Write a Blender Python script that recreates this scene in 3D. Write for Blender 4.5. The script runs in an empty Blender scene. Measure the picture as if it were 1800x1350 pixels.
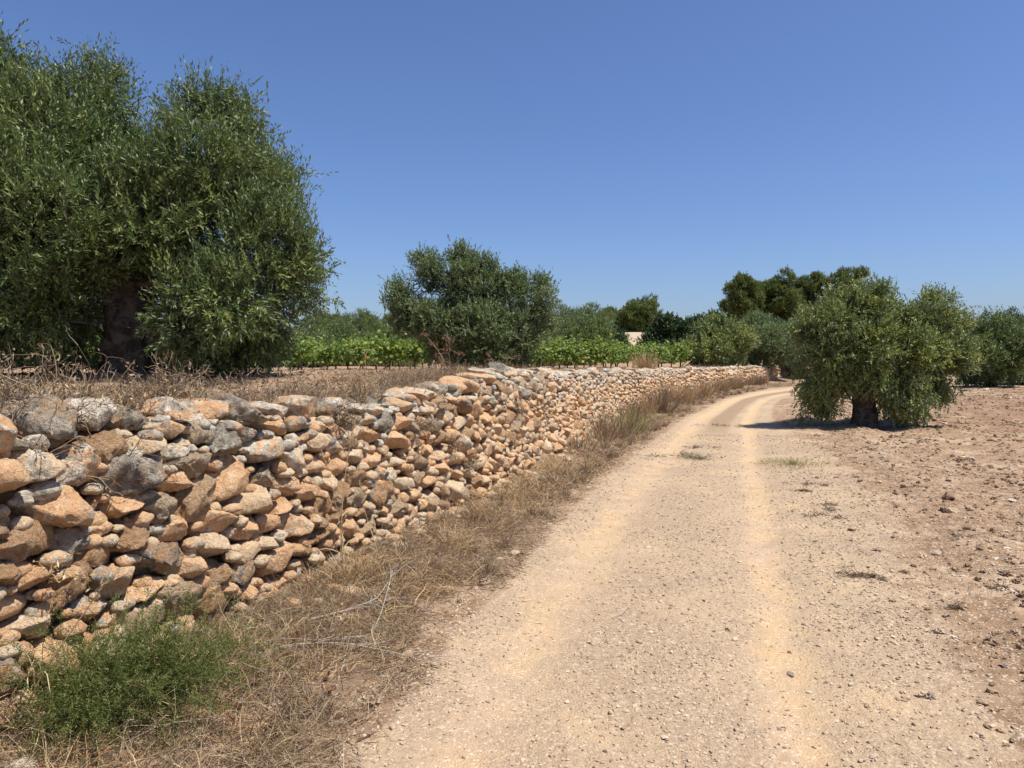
import bpy, math
import numpy as np
R = math.radians
SC = bpy.context.scene
COL = SC.collection

ORD = ['first', 'second', 'third', 'fourth', 'fifth', 'sixth', 'seventh', 'eighth', 'ninth', 'tenth', 'eleventh', 'twelfth', 'thirteenth', 'fourteenth', 'fifteenth', 'sixteenth', 'seventeenth', 'eighteenth', 'nineteenth']
ORD += ['twentieth'] + ['twenty-' + k for k in ORD[:9]] + ['thirtieth'] + ['thirty-' + k for k in ORD[:9]] + ['fortieth']
# ------------------------------------------------------------------ camera
F = 1270.0; CAMZ = 1.65; PITCH = R(2.25)
cd = bpy.data.cameras.new('camera'); cam = bpy.data.objects.new('camera', cd); COL.objects.link(cam)
cam.location = (0, 0, CAMZ); cam.rotation_euler = (R(90) - PITCH, 0, 0)
cd.sensor_width = 36; cd.lens = 36 * F / 1800; cd.clip_start = 0.05; cd.clip_end = 8000
SC.camera = cam

# ------------------------------------------------------------------ sky and sun
SUN_EL = R(65); SUN_AZ = R(112)                 # azimuth clockwise from +Y (north)
w = bpy.data.worlds.new('World'); SC.world = w; w.use_nodes = True
nt = w.node_tree; nt.nodes.clear()
sky = nt.nodes.new('ShaderNodeTexSky'); sky.sky_type = 'NISHITA'; sky.sun_disc = False
sky.sun_elevation = SUN_EL; sky.sun_rotation = SUN_AZ
sky.altitude = 0; sky.air_density = 1.0; sky.dust_density = 1.0; sky.ozone_density = 6.0
bg = nt.nodes.new('ShaderNodeBackground'); bg.inputs[1].default_value = 0.088
wo = nt.nodes.new('ShaderNodeOutputWorld')
tn = nt.nodes.new('ShaderNodeMix'); tn.data_type = 'RGBA'; tn.blend_type = 'MULTIPLY'; tn.inputs[0].default_value = 1.0; tn.inputs[7].default_value = (0.95, 1.0, 1.20, 1)
nt.links.new(sky.outputs[0], tn.inputs[6]); nt.links.new(tn.outputs[2], bg.inputs[0]); nt.links.new(bg.outputs[0], wo.inputs[0])
sl = bpy.data.lights.new('sun', 'SUN'); sl.energy = 5.0; sl.angle = R(0.55); sl.color = (1.0, 0.945, 0.85)
so = bpy.data.objects.new('sun', sl); COL.objects.link(so); so.location = (20, -10, 30)
so.rotation_euler = (R(90) - SUN_EL, 0, math.pi - SUN_AZ)
SC.view_settings.view_transform = 'Standard'; SC.view_settings.look = 'None'
SC.view_settings.exposure = 0.36; SC.view_settings.gamma = 1.0
SC.render.resolution_x = 1024; SC.render.resolution_y = 768

# ------------------------------------------------------------------ helpers
def nrm(a): return a / np.maximum(np.linalg.norm(a, axis=-1, keepdims=True), 1e-9)
def _h(ix, iy, iz, s):
    n = (ix * 73856093) ^ (iy * 19349663) ^ (iz * 83492791) ^ (s * 2654435761)
    n = (n ^ (n >> 13)) & 0x7fffffff
    n = (n * 1274126177 + 1013904223) & 0x7fffffff
    n = (n ^ (n >> 15)) * 2246822519 & 0x7fffffff
    return (n & 0xffffff) / float(0xffffff)
def vn(p, s=0):
    p = np.asarray(p, float); i = np.floor(p).astype(np.int64); f = p - i; f = f * f * (3 - 2 * f)
    x, y, z = i[..., 0], i[..., 1], i[..., 2]; fx, fy, fz = f[..., 0], f[..., 1], f[..., 2]
    def L(a, b, t): return a + (b - a) * t
    r = L(L(L(_h(x, y, z, s), _h(x+1, y, z, s), fx), L(_h(x, y+1, z, s), _h(x+1, y+1, z, s), fx), fy),
          L(L(_h(x, y, z+1, s), _h(x+1, y, z+1, s), fx), L(_h(x, y+1, z+1, s), _h(x+1, y+1, z+1, s), fx), fy), fz)
    return r * 2 - 1
def vn2(x, y, s=0):
    i = np.floor(x).astype(np.int64); j = np.floor(y).astype(np.int64); fx = x - i; fy = y - j
    fx = fx * fx * (3 - 2 * fx); fy = fy * fy * (3 - 2 * fy); z = np.zeros_like(i)
    a = _h(i, j, z, s); b = _h(i+1, j, z, s); c = _h(i, j+1, z, s); d = _h(i+1, j+1, z, s)
    return (a + (b - a) * fx + ((c + (d - c) * fx) - (a + (b - a) * fx)) * fy) * 2 - 1
def fbm(p, s=0, o=4, g=0.5):
    r = 0; a = 1; t = 0
    for k in range(o): r = r + a * vn(p * (2.03 ** k) + 7.3 * k, s + k); t += a; a *= g
    return r / t
def fbm2(x, y, s=0, o=4, g=0.5):
    r = 0; a = 1; t = 0
    for k in range(o): r = r + a * vn2(x * 2.03 ** k + 5.1 * k, y * 2.03 ** k + 3.7 * k, s + k); t += a; a *= g
    return r / t
def sm(a, b, x): t = np.clip((x - a) / (b - a), 0, 1); return t * t * (3 - 2 * t)

def tag(o, label=None, cat=None, group=None, kind=None):
    if label: o['label'] = label
    if cat: o['category'] = cat
    if group: o['group'] = group
    if kind: o['kind'] = kind
    return o
def link(name, me, mat=None, parent=None, loc=None):
    o = bpy.data.objects.new(name, me); COL.objects.link(o)
    if mat is not None and me is not None and not me.materials: me.materials.append(mat)
    if parent: o.parent = parent
    if loc is not None: o.location = loc
    return o
def mesh(name, V, Fc, attrs=None, smooth=False):
    """V (n,3); Fc (m,k) array or list of such arrays"""
    me = bpy.data.meshes.new(name)
    if isinstance(Fc, np.ndarray): Fc = [Fc]
    Fc = [f for f in Fc if len(f)]
    V = np.asarray(V, np.float32)
    me.vertices.add(len(V)); me.vertices.foreach_set('co', V.ravel())
    li = np.concatenate([f.ravel() for f in Fc]).astype(np.int32)
    tot = np.concatenate([np.full(len(f), f.shape[1]) for f in Fc])
    st = np.concatenate([[0], np.cumsum(tot)[:-1]]).astype(np.int32)
    me.loops.add(len(li)); me.loops.foreach_set('vertex_index', li)
    me.polygons.add(len(tot)); me.polygons.foreach_set('loop_start', st)
    me.update(calc_edges=True)
    me.polygons.foreach_set('use_smooth', np.full(len(tot), smooth, bool))
    for k, v in (attrs or {}).items():
        a = me.attributes.new(k, 'FLOAT', 'POINT'); a.data.foreach_set('value', np.asarray(v, np.float32))
    me.update(); return me
class Acc:
    def __init__(s): s.V = []; s.F = {}; s.A = {}; s.n = 0
    def add(s, V, Fc, **at):
        V = np.asarray(V)
        s.V.append(V)
        for f in (Fc if isinstance(Fc, list) else [Fc]): s.F.setdefault(f.shape[1], []).append(f + s.n)
        for k, v in at.items(): s.A.setdefault(k, []).append(np.broadcast_to(v, (len(V),)))
        s.n += len(V); return s
    def build(s, name, mat=None, parent=None, smooth=False, loc=None):
        me = mesh(name, np.concatenate(s.V), [np.concatenate(f) for f in s.F.values()],
                  {k: np.concatenate(v) for k, v in s.A.items()}, smooth)
        return link(name, me, mat, parent, loc)

def frame(D):
    ref = np.where(np.abs(D[..., 2:3]) < 0.9, np.array([0, 0, 1.0]), np.array([1.0, 0, 0]))
    a = nrm(np.cross(D, ref)); return a, np.cross(D, a)
def tubes(P, Rd, k=3, cap=False):
    """P (n,m,3) paths, Rd (n,m) radii -> V, F"""
    n, m, _ = P.shape
    T = np.gradient(P, axis=1); T = nrm(T)
    A = nrm(np.cross(T, np.array([0.31, 0.17, 0.93]))) ; B = np.cross(T, A)
    th = np.arange(k) * 2 * np.pi / k
    V = P[:, :, None, :] + Rd[:, :, None, None] * (np.cos(th)[None, None, :, None] * A[:, :, None, :] + np.sin(th)[None, None, :, None] * B[:, :, None, :])
    idx = np.arange(n * m * k).reshape(n, m, k); j = np.roll(idx, -1, axis=2)
    Fc = np.stack([idx[:, :-1], j[:, :-1], j[:, 1:], idx[:, 1:]], -1).reshape(-1, 4)
    return V.reshape(-1, 3), Fc
def ribbons(P, W, S=None):
    """P (n,m,3) paths, W (n,m) widths"""
    n, m, _ = P.shape
    T = nrm(np.gradient(P, axis=1))
    if S is None: S = np.random.default_rng(n).normal(size=(n, 1, 3))
    S = nrm(np.cross(T, S)); V = np.stack([P - S * W[..., None] / 2, P + S * W[..., None] / 2], 2)
    idx = np.arange(n * m * 2).reshape(n, m, 2)
    Fc = np.stack([idx[:, :-1, 0], idx[:, :-1, 1], idx[:, 1:, 1], idx[:, 1:, 0]], -1).reshape(-1, 4)
    return V.reshape(-1, 3), Fc
def walks(rng, P0, D0, L, m=7, curl=0.25, grav=0.0):
    n = len(P0); P = np.zeros((n, m, 3)); P[:, 0] = P0; D = nrm(D0.copy()); st = (L / (m - 1))[:, None]
    for i in range(1, m):
        D = nrm(D + rng.normal(size=(n, 3)) * curl + np.array([0, 0, -grav])); P[:, i] = P[:, i-1] + D * st
    return P

# ------------------------------------------------------------------ materials
def M(name):
    m = bpy.data.materials.new(name); m.use_nodes = True; t = m.node_tree; t.nodes.clear()
    out = t.nodes.new('ShaderNodeOutputMaterial'); return m, t, out
class NB:
    def __init__(s, t): s.t = t
    def n(s, typ, **kw):
        x = s.t.nodes.new(typ)
        for k, v in kw.items(): setattr(x, k, v)
        return x
    def set(s, sock, v):
        if isinstance(v, bpy.types.NodeSocket): s.t.links.new(v, sock)
        else: sock.default_value = v
    def math(s, op, a, b=0.0, c=None):
        x = s.n('ShaderNodeMath', operation=op); s.set(x.inputs[0], a); s.set(x.inputs[1], b)
        if c is not None: s.set(x.inputs[2], c)
        return x.outputs[0]
    def mix(s, f, a, b, bt='MIX'):
        x = s.n('ShaderNodeMix', data_type='RGBA', blend_type=bt); s.set(x.inputs[0], f)
        s.set(x.inputs[6], a if not isinstance(a, tuple) else (*a, 1)); s.set(x.inputs[7], b if not isinstance(b, tuple) else (*b, 1))
        return x.outputs[2]
    def noise(s, vec, scale, detail=4, rough=0.55, dist=0.0):
        x = s.n('ShaderNodeTexNoise'); s.t.links.new(vec, x.inputs['Vector']); x.inputs['Scale'].default_value = scale
        x.inputs['Detail'].default_value = detail; x.inputs['Roughness'].default_value = rough; x.inputs['Distortion'].default_value = dist
        return x.outputs[0]
    def vor(s, vec, scale, feature='F1', out=0):
        x = s.n('ShaderNodeTexVoronoi', feature=feature); s.t.links.new(vec, x.inputs['Vector']); x.inputs['Scale'].default_value = scale
        return x.outputs[out]
    def ramp(s, v, lo, hi):
        x = s.n('ShaderNodeMapRange', interpolation_type='SMOOTHSTEP'); s.set(x.inputs[0], v); x.inputs[1].default_value = lo; x.inputs[2].default_value = hi
        return x.outputs[0]
    def attr(s, name): return s.n('ShaderNodeAttribute', attribute_name=name).outputs['Fac']
    def pos(s): return s.n('ShaderNodeNewGeometry').outputs['Position']
    def obj(s): return s.n('ShaderNodeTexCoord').outputs['Object']
    def bump(s, h, strength, dist, normal=None):
        x = s.n('ShaderNodeBump'); s.set(x.inputs['Height'], h); x.inputs['Strength'].default_value = strength; x.inputs['Distance'].default_value = dist
        if normal is not None: s.t.links.new(normal, x.inputs['Normal'])
        return x.outputs[0]
    def pbr(s, out, col, rough=0.9, spec=0.2, normal=None):
        x = s.n('ShaderNodeBsdfPrincipled'); s.set(x.inputs['Base Color'], col if not isinstance(col, tuple) else (*col, 1))
        s.set(x.inputs['Roughness'], rough); x.inputs['Specular IOR Level'].default_value = spec
        if normal is not None: s.t.links.new(normal, x.inputs['Normal'])
        if out: s.t.links.new(x.outputs[0], out.inputs[0])
        return x.outputs[0]

def mat_leaf(name, top, top2, under, alt=None, altf=0.1, trans=0.28, rough=0.5, spec=0.3):
    m, t, out = M(name); b = NB(t); r = b.attr('rnd')
    c = b.mix(r, top, top2)
    if alt: c = b.mix(b.ramp(b.attr('tint'), 1 - altf - 0.15, 1 - altf + 0.15), c, alt)
    bf = b.n('ShaderNodeNewGeometry').outputs['Backfacing']
    c2 = b.mix(bf, c, under)
    p = b.pbr(None, c2, rough, spec)
    tr = b.n('ShaderNodeBsdfTranslucent'); t.links.new(b.mix(0.5, c, (top2[0]*1.5, top2[1]*1.6, top2[2]*0.8)), tr.inputs[0])
    ms = b.n('ShaderNodeMixShader'); ms.inputs[0].default_value = trans
    t.links.new(p, ms.inputs[1]); t.links.new(tr.outputs[0], ms.inputs[2]); t.links.new(ms.outputs[0], out.inputs[0]); return m
M_OLIVE = mat_leaf('olive_leaf', (0.055, 0.10, 0.024), (0.15, 0.20, 0.058), (0.18, 0.22, 0.115), alt=(0.19, 0.22, 0.05), altf=0.15, trans=0.14, rough=0.5, spec=0.35)
M_OLIVE2 = mat_leaf('olive_leaf_grey', (0.09, 0.135, 0.052), (0.18, 0.225, 0.098), (0.20, 0.24, 0.145), alt=(0.13, 0.17, 0.045), altf=0.10, trans=0.2)
M_OLIVE3 = mat_leaf('olive_leaf_yellow', (0.09, 0.135, 0.034), (0.205, 0.25, 0.075), (0.235, 0.27, 0.145), alt=(0.29, 0.30, 0.055), altf=0.22, trans=0.15, rough=0.5, spec=0.35)
M_CAROB = mat_leaf('carob_leaf', (0.025, 0.055, 0.016), (0.055, 0.095, 0.03), (0.06, 0.09, 0.035), trans=0.12, rough=0.4)
M_PINE = mat_leaf('pine_needle', (0.085, 0.12, 0.03), (0.185, 0.22, 0.06), (0.11, 0.14, 0.045), alt=(0.18, 0.19, 0.06), altf=0.1, trans=0.15, rough=0.6, spec=0.25)
M_VINE = mat_leaf('vine_leaf', (0.085, 0.15, 0.025), (0.18, 0.25, 0.05), (0.21, 0.28, 0.08), alt=(0.40, 0.38, 0.05), altf=0.10, trans=0.33, rough=0.45)
M_ASP = mat_leaf('asparagus_needle', (0.06, 0.092, 0.02), (0.14, 0.165, 0.038), (0.11, 0.14, 0.035), alt=(0.36, 0.29, 0.12), altf=0.22, trans=0.25, rough=0.5)
def mat_bark(name, a, bcol, sc=9):
    m, t, out = M(name); b = NB(t); p = b.obj()
    n1 = b.noise(p, sc, 6, 0.65, 0.6); n2 = b.noise(p, sc * 5, 4)
    c = b.mix(b.ramp(n1, 0.35, 0.65), a, bcol); c = b.mix(b.math('MULTIPLY', b.ramp(n2, 0.5, 0.75), 0.4), c, (0.20, 0.185, 0.16))
    nn = b.bump(b.math('ADD', b.math('MULTIPLY', n1, 1.0), b.math('MULTIPLY', n2, 0.4)), 0.9, 0.03)
    b.pbr(out, c, 0.9, 0.15, nn); return m
M_BARK = mat_bark('olive_bark', (0.04, 0.031, 0.025), (0.13, 0.108, 0.088))
M_BARKD = mat_bark('dark_bark', (0.05, 0.036, 0.028), (0.12, 0.09, 0.07), 5)
def mat_dry(name, a, b_, c_=None):
    m, t, out = M(name); b = NB(t); r = b.attr('rnd'); c = b.mix(r, a, b_)
    if c_: c = b.mix(b.ramp(b.attr('tint'), 0.6, 0.8), c, c_)
    p = b.pbr(None, c, 0.75, 0.25)
    tr = b.n('ShaderNodeBsdfTranslucent'); t.links.new(c, tr.inputs[0])
    ms = b.n('ShaderNodeMixShader'); ms.inputs[0].default_value = 0.15
    t.links.new(p, ms.inputs[1]); t.links.new(tr.outputs[0], ms.inputs[2]); t.links.new(ms.outputs[0], out.inputs[0]); return m
M_STRAW = mat_dry('dry_straw', (0.25, 0.17, 0.095), (0.54, 0.42, 0.26), (0.16, 0.10, 0.06))
M_GOLD = mat_dry('golden_grass', (0.40, 0.28, 0.14), (0.64, 0.49, 0.28), (0.36, 0.2, 0.09))
M_BRUSH = mat_dry('dead_brush', (0.13, 0.075, 0.045), (0.36, 0.235, 0.13), (0.34, 0.28, 0.21))
M_GREYTWIG = mat_dry('grey_twig', (0.26, 0.225, 0.19), (0.50, 0.45, 0.39), (0.2, 0.15, 0.11))
M_DEADLEAF = mat_dry('dead_leaf', (0.16, 0.06, 0.035), (0.32, 0.15, 0.08), (0.10, 0.05, 0.03))
M_GREENGRASS = mat_dry('green_grass', (0.16, 0.18, 0.06), (0.36, 0.33, 0.13), (0.5, 0.4, 0.2))

def mat_stone():
    m, t, out = M('limestone'); b = NB(t)
    pos = b.pos(); r = b.attr('rnd'); g = b.attr('grey')
    n1 = b.noise(pos, 5.5, 5, 0.62, 0.4); n2 = b.noise(pos, 22, 6, 0.68, 0.2); n3 = b.noise(pos, 90, 4, 0.7); n4 = b.noise(pos, 9, 4, 0.6, 1.0)
    ora = b.mix(b.ramp(n1, 0.3, 0.7), (0.55, 0.30, 0.145), (0.68, 0.435, 0.24))
    ora = b.mix(b.ramp(r, 0.35, 1.0), ora, (0.64, 0.49, 0.32))
    ora = b.mix(b.math('MULTIPLY', b.ramp(n2, 0.50, 0.66), 0.5), ora, (0.70, 0.56, 0.38))
    ora = b.mix(b.math('MULTIPLY', b.ramp(b.noise(pos, 17, 5, 0.7, 0.8), 0.56, 0.66), 0.6), ora, (0.36, 0.225, 0.14))
    gry = b.mix(b.ramp(n1, 0.35, 0.65), (0.30, 0.262, 0.215), (0.60, 0.525, 0.41))
    gry = b.mix(b.math('MULTIPLY', b.ramp(n2, 0.50, 0.62), 0.75), gry, (0.165, 0.145, 0.125))
    gry = b.mix(b.ramp(b.noise(pos, 15, 6, 0.72, 0.6), 0.53, 0.585), gry, (0.68, 0.61, 0.48))
    f = b.ramp(b.math('ADD', b.math('MULTIPLY', b.math('SUBTRACT', n4, 0.5), 2.4), g), 0.38, 0.66)
    c = b.mix(f, ora, gry)
    c = b.mix(b.math('MULTIPLY', b.ramp(n3, 0.55, 0.64), 0.6), c, (0.17, 0.12, 0.085))
    c = b.mix(b.math('MULTIPLY', b.ramp(b.noise(pos, 30, 6, 0.75, 0.4), 0.56, 0.61), 0.6), c, (0.70, 0.60, 0.44))
    rough = b.attr('pit')
    n5 = b.noise(pos, 38, 5, 0.75)
    hgt = b.math('ADD', b.math('MULTIPLY', n2, 0.55), b.math('ADD', b.math('MULTIPLY', n3, 0.28), b.math('MULTIPLY', b.math('MULTIPLY', n5, rough), 1.8)))
    b.pbr(out, c, 0.92, 0.15, b.bump(hgt, 1.0, 0.04)); return m
M_STONE = mat_stone()

def mat_ground():
    m, t, out = M('soil_and_gravel'); b = NB(t); pos = b.pos()
    rut = b.attr('rut'); road = b.attr('road'); verge = b.attr('verge'); ter = b.attr('terr'); pale = b.attr('pale'); brn = b.attr('brown')
    big = b.noise(pos, 0.9, 5, 0.6); mid = b.noise(pos, 4.5, 5, 0.65); fine = b.noise(pos, 42, 5, 0.75); grit = b.noise(pos, 150, 3, 0.7)
    v1 = b.vor(pos, 75, 'F1', 1); vd = b.vor(pos, 75, 'F1', 0); v2 = b.vor(pos, 28, 'F1', 0)
    sep = b.n('ShaderNodeSeparateColor'); t.links.new(v1, sep.inputs[0]); vr = sep.outputs[0]
    # gravel road
    grav = b.mix(b.ramp(fine, 0.35, 0.68), (0.345, 0.25, 0.163), (0.475, 0.352, 0.235))
    grav = b.mix(b.math('MULTIPLY', b.ramp(vr, 0.82, 0.88), 0.6), grav, (0.60, 0.49, 0.355))
    grav = b.mix(b.math('MULTIPLY', b.ramp(b.math('SUBTRACT', 1.0, vr), 0.86, 0.92), 0.6), grav, (0.28, 0.20, 0.14))
    grav = b.mix(b.math('MULTIPLY', b.ramp(vd, 0.5, 0.8), 0.5), grav, (0.31, 0.22, 0.145))
    grav = b.mix(b.math('MULTIPLY', b.ramp(big, 0.42, 0.6), 0.35), grav, (0.52, 0.385, 0.235))
    tan = b.mix(b.ramp(b.noise(pos, 0.8, 4, 0.6), 0.4, 0.62), (0.51, 0.36, 0.235), (0.565, 0.385, 0.205))
    tan = b.mix(b.math('MULTIPLY', b.ramp(fine, 0.5, 0.72), 0.45), tan, (0.46, 0.325, 0.20))
    tan = b.mix(b.math('MULTIPLY', b.ramp(vr, 0.86, 0.91), 0.8), tan, (0.64, 0.54, 0.40))
    rf = b.math('MULTIPLY', b.ramp(b.math('ADD', rut, b.math('MULTIPLY', b.math('SUBTRACT', mid, 0.5), 1.6)), 0.25, 0.95), 0.85)
    rf = b.math('MAXIMUM', rf, b.math('MULTIPLY', b.ramp(big, 0.54, 0.68), 0.55))
    rc = b.mix(rf, grav, tan)
    med = b.attr('median'); rc = b.mix(b.math('MULTIPLY', b.ramp(b.math('ADD', med, b.math('MULTIPLY', b.math('SUBTRACT', mid, 0.5), 0.8)), 0.3, 0.9), 0.92), rc, b.mix(b.ramp(fine, 0.3, 0.7), (0.24, 0.165, 0.105), (0.38, 0.27, 0.178)))
    # field soil
    soil = b.mix(b.ramp(mid, 0.3, 0.7), (0.235, 0.148, 0.086), (0.36, 0.243, 0.152))
    soil = b.mix(b.math('MULTIPLY', b.ramp(fine, 0.45, 0.7), 0.6), soil, (0.20, 0.13, 0.08))
    soil = b.mix(b.ramp(b.math('ADD', b.math('MULTIPLY', big, 0.7), b.math('MULTIPLY', mid, 0.35)), 0.50, 0.66), soil, (0.43, 0.31, 0.205))
    soil = b.mix(b.math('MULTIPLY', b.ramp(vr, 0.88, 0.93), 0.7), soil, (0.62, 0.50, 0.38))
    soil = b.mix(b.math('MULTIPLY', b.ramp(brn, 0.4, 0.9), 0.55), soil, (0.235, 0.135, 0.08))
    ver = b.mix(b.ramp(mid, 0.3, 0.7), (0.23, 0.155, 0.10), (0.37, 0.26, 0.175))
    ver = b.mix(b.math('MULTIPLY', b.ramp(grit, 0.5, 0.7), 0.5), ver, (0.5, 0.38, 0.25))
    edge = b.math('ADD', road, b.math('MULTIPLY', b.math('SUBTRACT', mid, 0.5), 1.3))
    c = b.mix(b.ramp(edge, 0.25, 0.85), soil, rc)
    c = b.mix(b.ramp(b.math('ADD', verge, b.math('MULTIPLY', b.math('SUBTRACT', mid, 0.5), 0.7)), 0.3, 0.7), c, ver)
    tc = b.mix(b.ramp(mid, 0.3, 0.7), (0.30, 0.195, 0.125), (0.42, 0.29, 0.19))
    tc = b.mix(b.math('MULTIPLY', b.ramp(fine, 0.45, 0.7), 0.5), tc, (0.27, 0.165, 0.10))
    c = b.mix(ter, c, tc)
    c = b.mix(pale, c, b.mix(b.ramp(fine, 0.3, 0.7), (0.40, 0.31, 0.21), (0.50, 0.395, 0.28)))
    h = b.math('ADD', b.math('MULTIPLY', fine, 0.5), b.math('ADD', b.math('MULTIPLY', grit, 0.25), b.math('MULTIPLY', b.math('SUBTRACT', 1.0, vd), 0.35)))
    b.pbr(out, c, 0.95, 0.1, b.bump(h, 0.85, 0.018)); return m
M_GROUND = mat_ground()
def mat_peb():
    m, t, out = M('pebble'); b = NB(t); r = b.attr('rnd')
    c = b.mix(r, (0.27, 0.20, 0.135), (0.60, 0.48, 0.35)); c = b.mix(b.ramp(b.attr('tint'), 0.85, 0.95), c, (0.22, 0.18, 0.15))
    c = b.mix(b.math('MULTIPLY', b.noise(b.pos(), 60, 3), 0.5), c, (0.52, 0.38, 0.25))
    b.pbr(out, c, 0.92, 0.15, b.bump(b.noise(b.pos(), 120, 3), 0.5, 0.006)); return m
M_PEB = mat_peb()
def mat_clod():
    m, t, out = M('soil_clod'); b = NB(t); r = b.attr('rnd')
    c = b.mix(r, (0.23, 0.155, 0.095), (0.38, 0.27, 0.175)); c = b.mix(b.ramp(b.attr('tint'), 0.9, 0.95), c, (0.6, 0.5, 0.38))
    b.pbr(out, c, 0.95, 0.1, b.bump(b.noise(b.pos(), 90, 4), 0.8, 0.01)); return m
M_CLOD = mat_clod()

# ------------------------------------------------------------------ terrain
WY = np.array([-30, 0.0, 2.5, 3.5, 5.44, 7, 8.9, 12.7, 18.2, 27.9, 32.2, 40, 48, 60, 100, 4000.])
WX = np.array([-13, -3.15, -2.32, -1.97, -1.31, -0.75, -0.07, 1.05, 2.8, 6.4, 8.9, 13.2, 17.8, 27, 60, 3600.])
LY = np.array([-30, 1, 2.89, 3.64, 5.59, 7.6, 12, 18.2, 27.9, 32, 37, 40, 42.7, 46, 49, 60, 4000.])
LX = np.array([-9.5, -1.25, -0.68, -0.5, 0.0, 0.55, 1.98, 4.2, 8.2, 10.5, 13.4, 16, 20, 28, 40, 90, 1e5])
RY = np.array([-30, 1, 2.89, 3.64, 5.59, 7.6, 12, 18.2, 24, 28, 31.3, 35, 40, 44, 55, 4000.])
RX = np.array([-8, 0.9, 1.4, 1.65, 2.35, 3.1, 4.5, 6.3, 8.5, 10.3, 12.3, 16, 25, 40, 90, 1e5])
def _sm(Yk, Xk, x0=-30, x1=70):
    yy = np.arange(x0, x1, 0.1); xx = np.interp(yy, Yk, Xk)
    k = np.hanning(25); k /= k.sum(); xs = np.convolve(np.pad(xx, 12, mode='edge'), k, 'valid')
    xs[:13] = xx[:13]; xs[-13:] = xx[-13:]
    return lambda y: np.where((y > x0 + 2) & (y < x1 - 2), np.interp(y, yy, xs), np.interp(y, Yk, Xk))
wx = _sm(WY, WX); lx = _sm(LY, LX); rx = _sm(RY, RX)
def wall_sd(x, y):
    s = (wx(y + 0.3) - wx(y - 0.3)) / 0.6
    return (x - wx(y)) / np.sqrt(1 + s * s)
RTY = np.array([0, 3.6, 5.6, 7.6, 12, 18, 28, 60.]); RTC = np.array([.95, .90, .84, .80, .80, .82, .78, .78])
HY = np.array([0, 4, 6.5, 8.9, 12.7, 18, 28, 40, 48, 52, 70.]); HV = np.array([1.38, 1.35, 1.24, 1.43, 1.34, 1.27, 1.12, 1.02, 0.98, 0.7, 0.5])
def wall_h(y): return np.interp(y, HY, HV)
def zones(x, y):
    sd = wall_sd(x, y); L = lx(y); Rr = rx(y); wd = Rr - L; t = (x - L) / wd
    return sd, t, wd
def hgt(x, y, detail=True):
    sd, t, wd = zones(x, y); r = np.hypot(x, y)
    back = sm(-0.22, -0.50, sd)
    th = wall_h(np.maximum(y, 0)) - 0.10 + 0.05 * vn2(x * 0.4, y * 0.4, 3)
    th = th + 0.06 * sm(-0.5, -2.0, sd)
    front = 0.07 * (1 - sm(0.0, 0.9, sd))
    rd = sm(-0.35, 0.05, t) * (1 - sm(0.95, 1.5, t))
    rc_ = np.interp(y, RTY, RTC); rutd = np.exp(-((t - 0.23) / 0.13) ** 2) + np.exp(-((t - rc_) / 0.11) ** 2)
    near = np.clip(1.4 - r / 60, 0, 1)
    h = front - 0.028 * rutd * rd - 0.02 * rd
    fld = (1 - rd) * (1 - back) * sm(0.9, 1.6, t)
    h = h + fld * (0.03 * vn2(x * 1.3, y * 1.3, 11) + 0.022 * np.sin((x * 0.9 - y * 0.35) * 5.5 + 2 * vn2(x * .5, y * .5, 2)) * near)
    if detail:
        rough = np.where(t > 1.0, 1.0, 0.5) * (1 - 0.75 * rd) + back * 0.8
        h = h + (rough * 0.028 * fbm2(x * 5, y * 5, 5, 4, 0.6) + 0.0085 * fbm2(x * 30, y * 30, 8, 3, 0.7) * (1 - 0.5 * np.clip(rutd, 0, 1) * rd)) * near
        cl = fbm2(x * 9, y * 9, 21, 3, 0.6); h = h + fld * near * 0.06 * np.clip(cl - 0.22, 0, 1)
    h = h * (1 - back) + back * (th + (0.03 * fbm2(x * 4, y * 4, 15, 3) if detail else 0))
    a = x / np.maximum(y, 1)
    hill = 4.1 * sm(44, 92, y) * (1 - 0.75 * sm(0.22, 0.6, a)) * (y > 0)
    return h + hill

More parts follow.
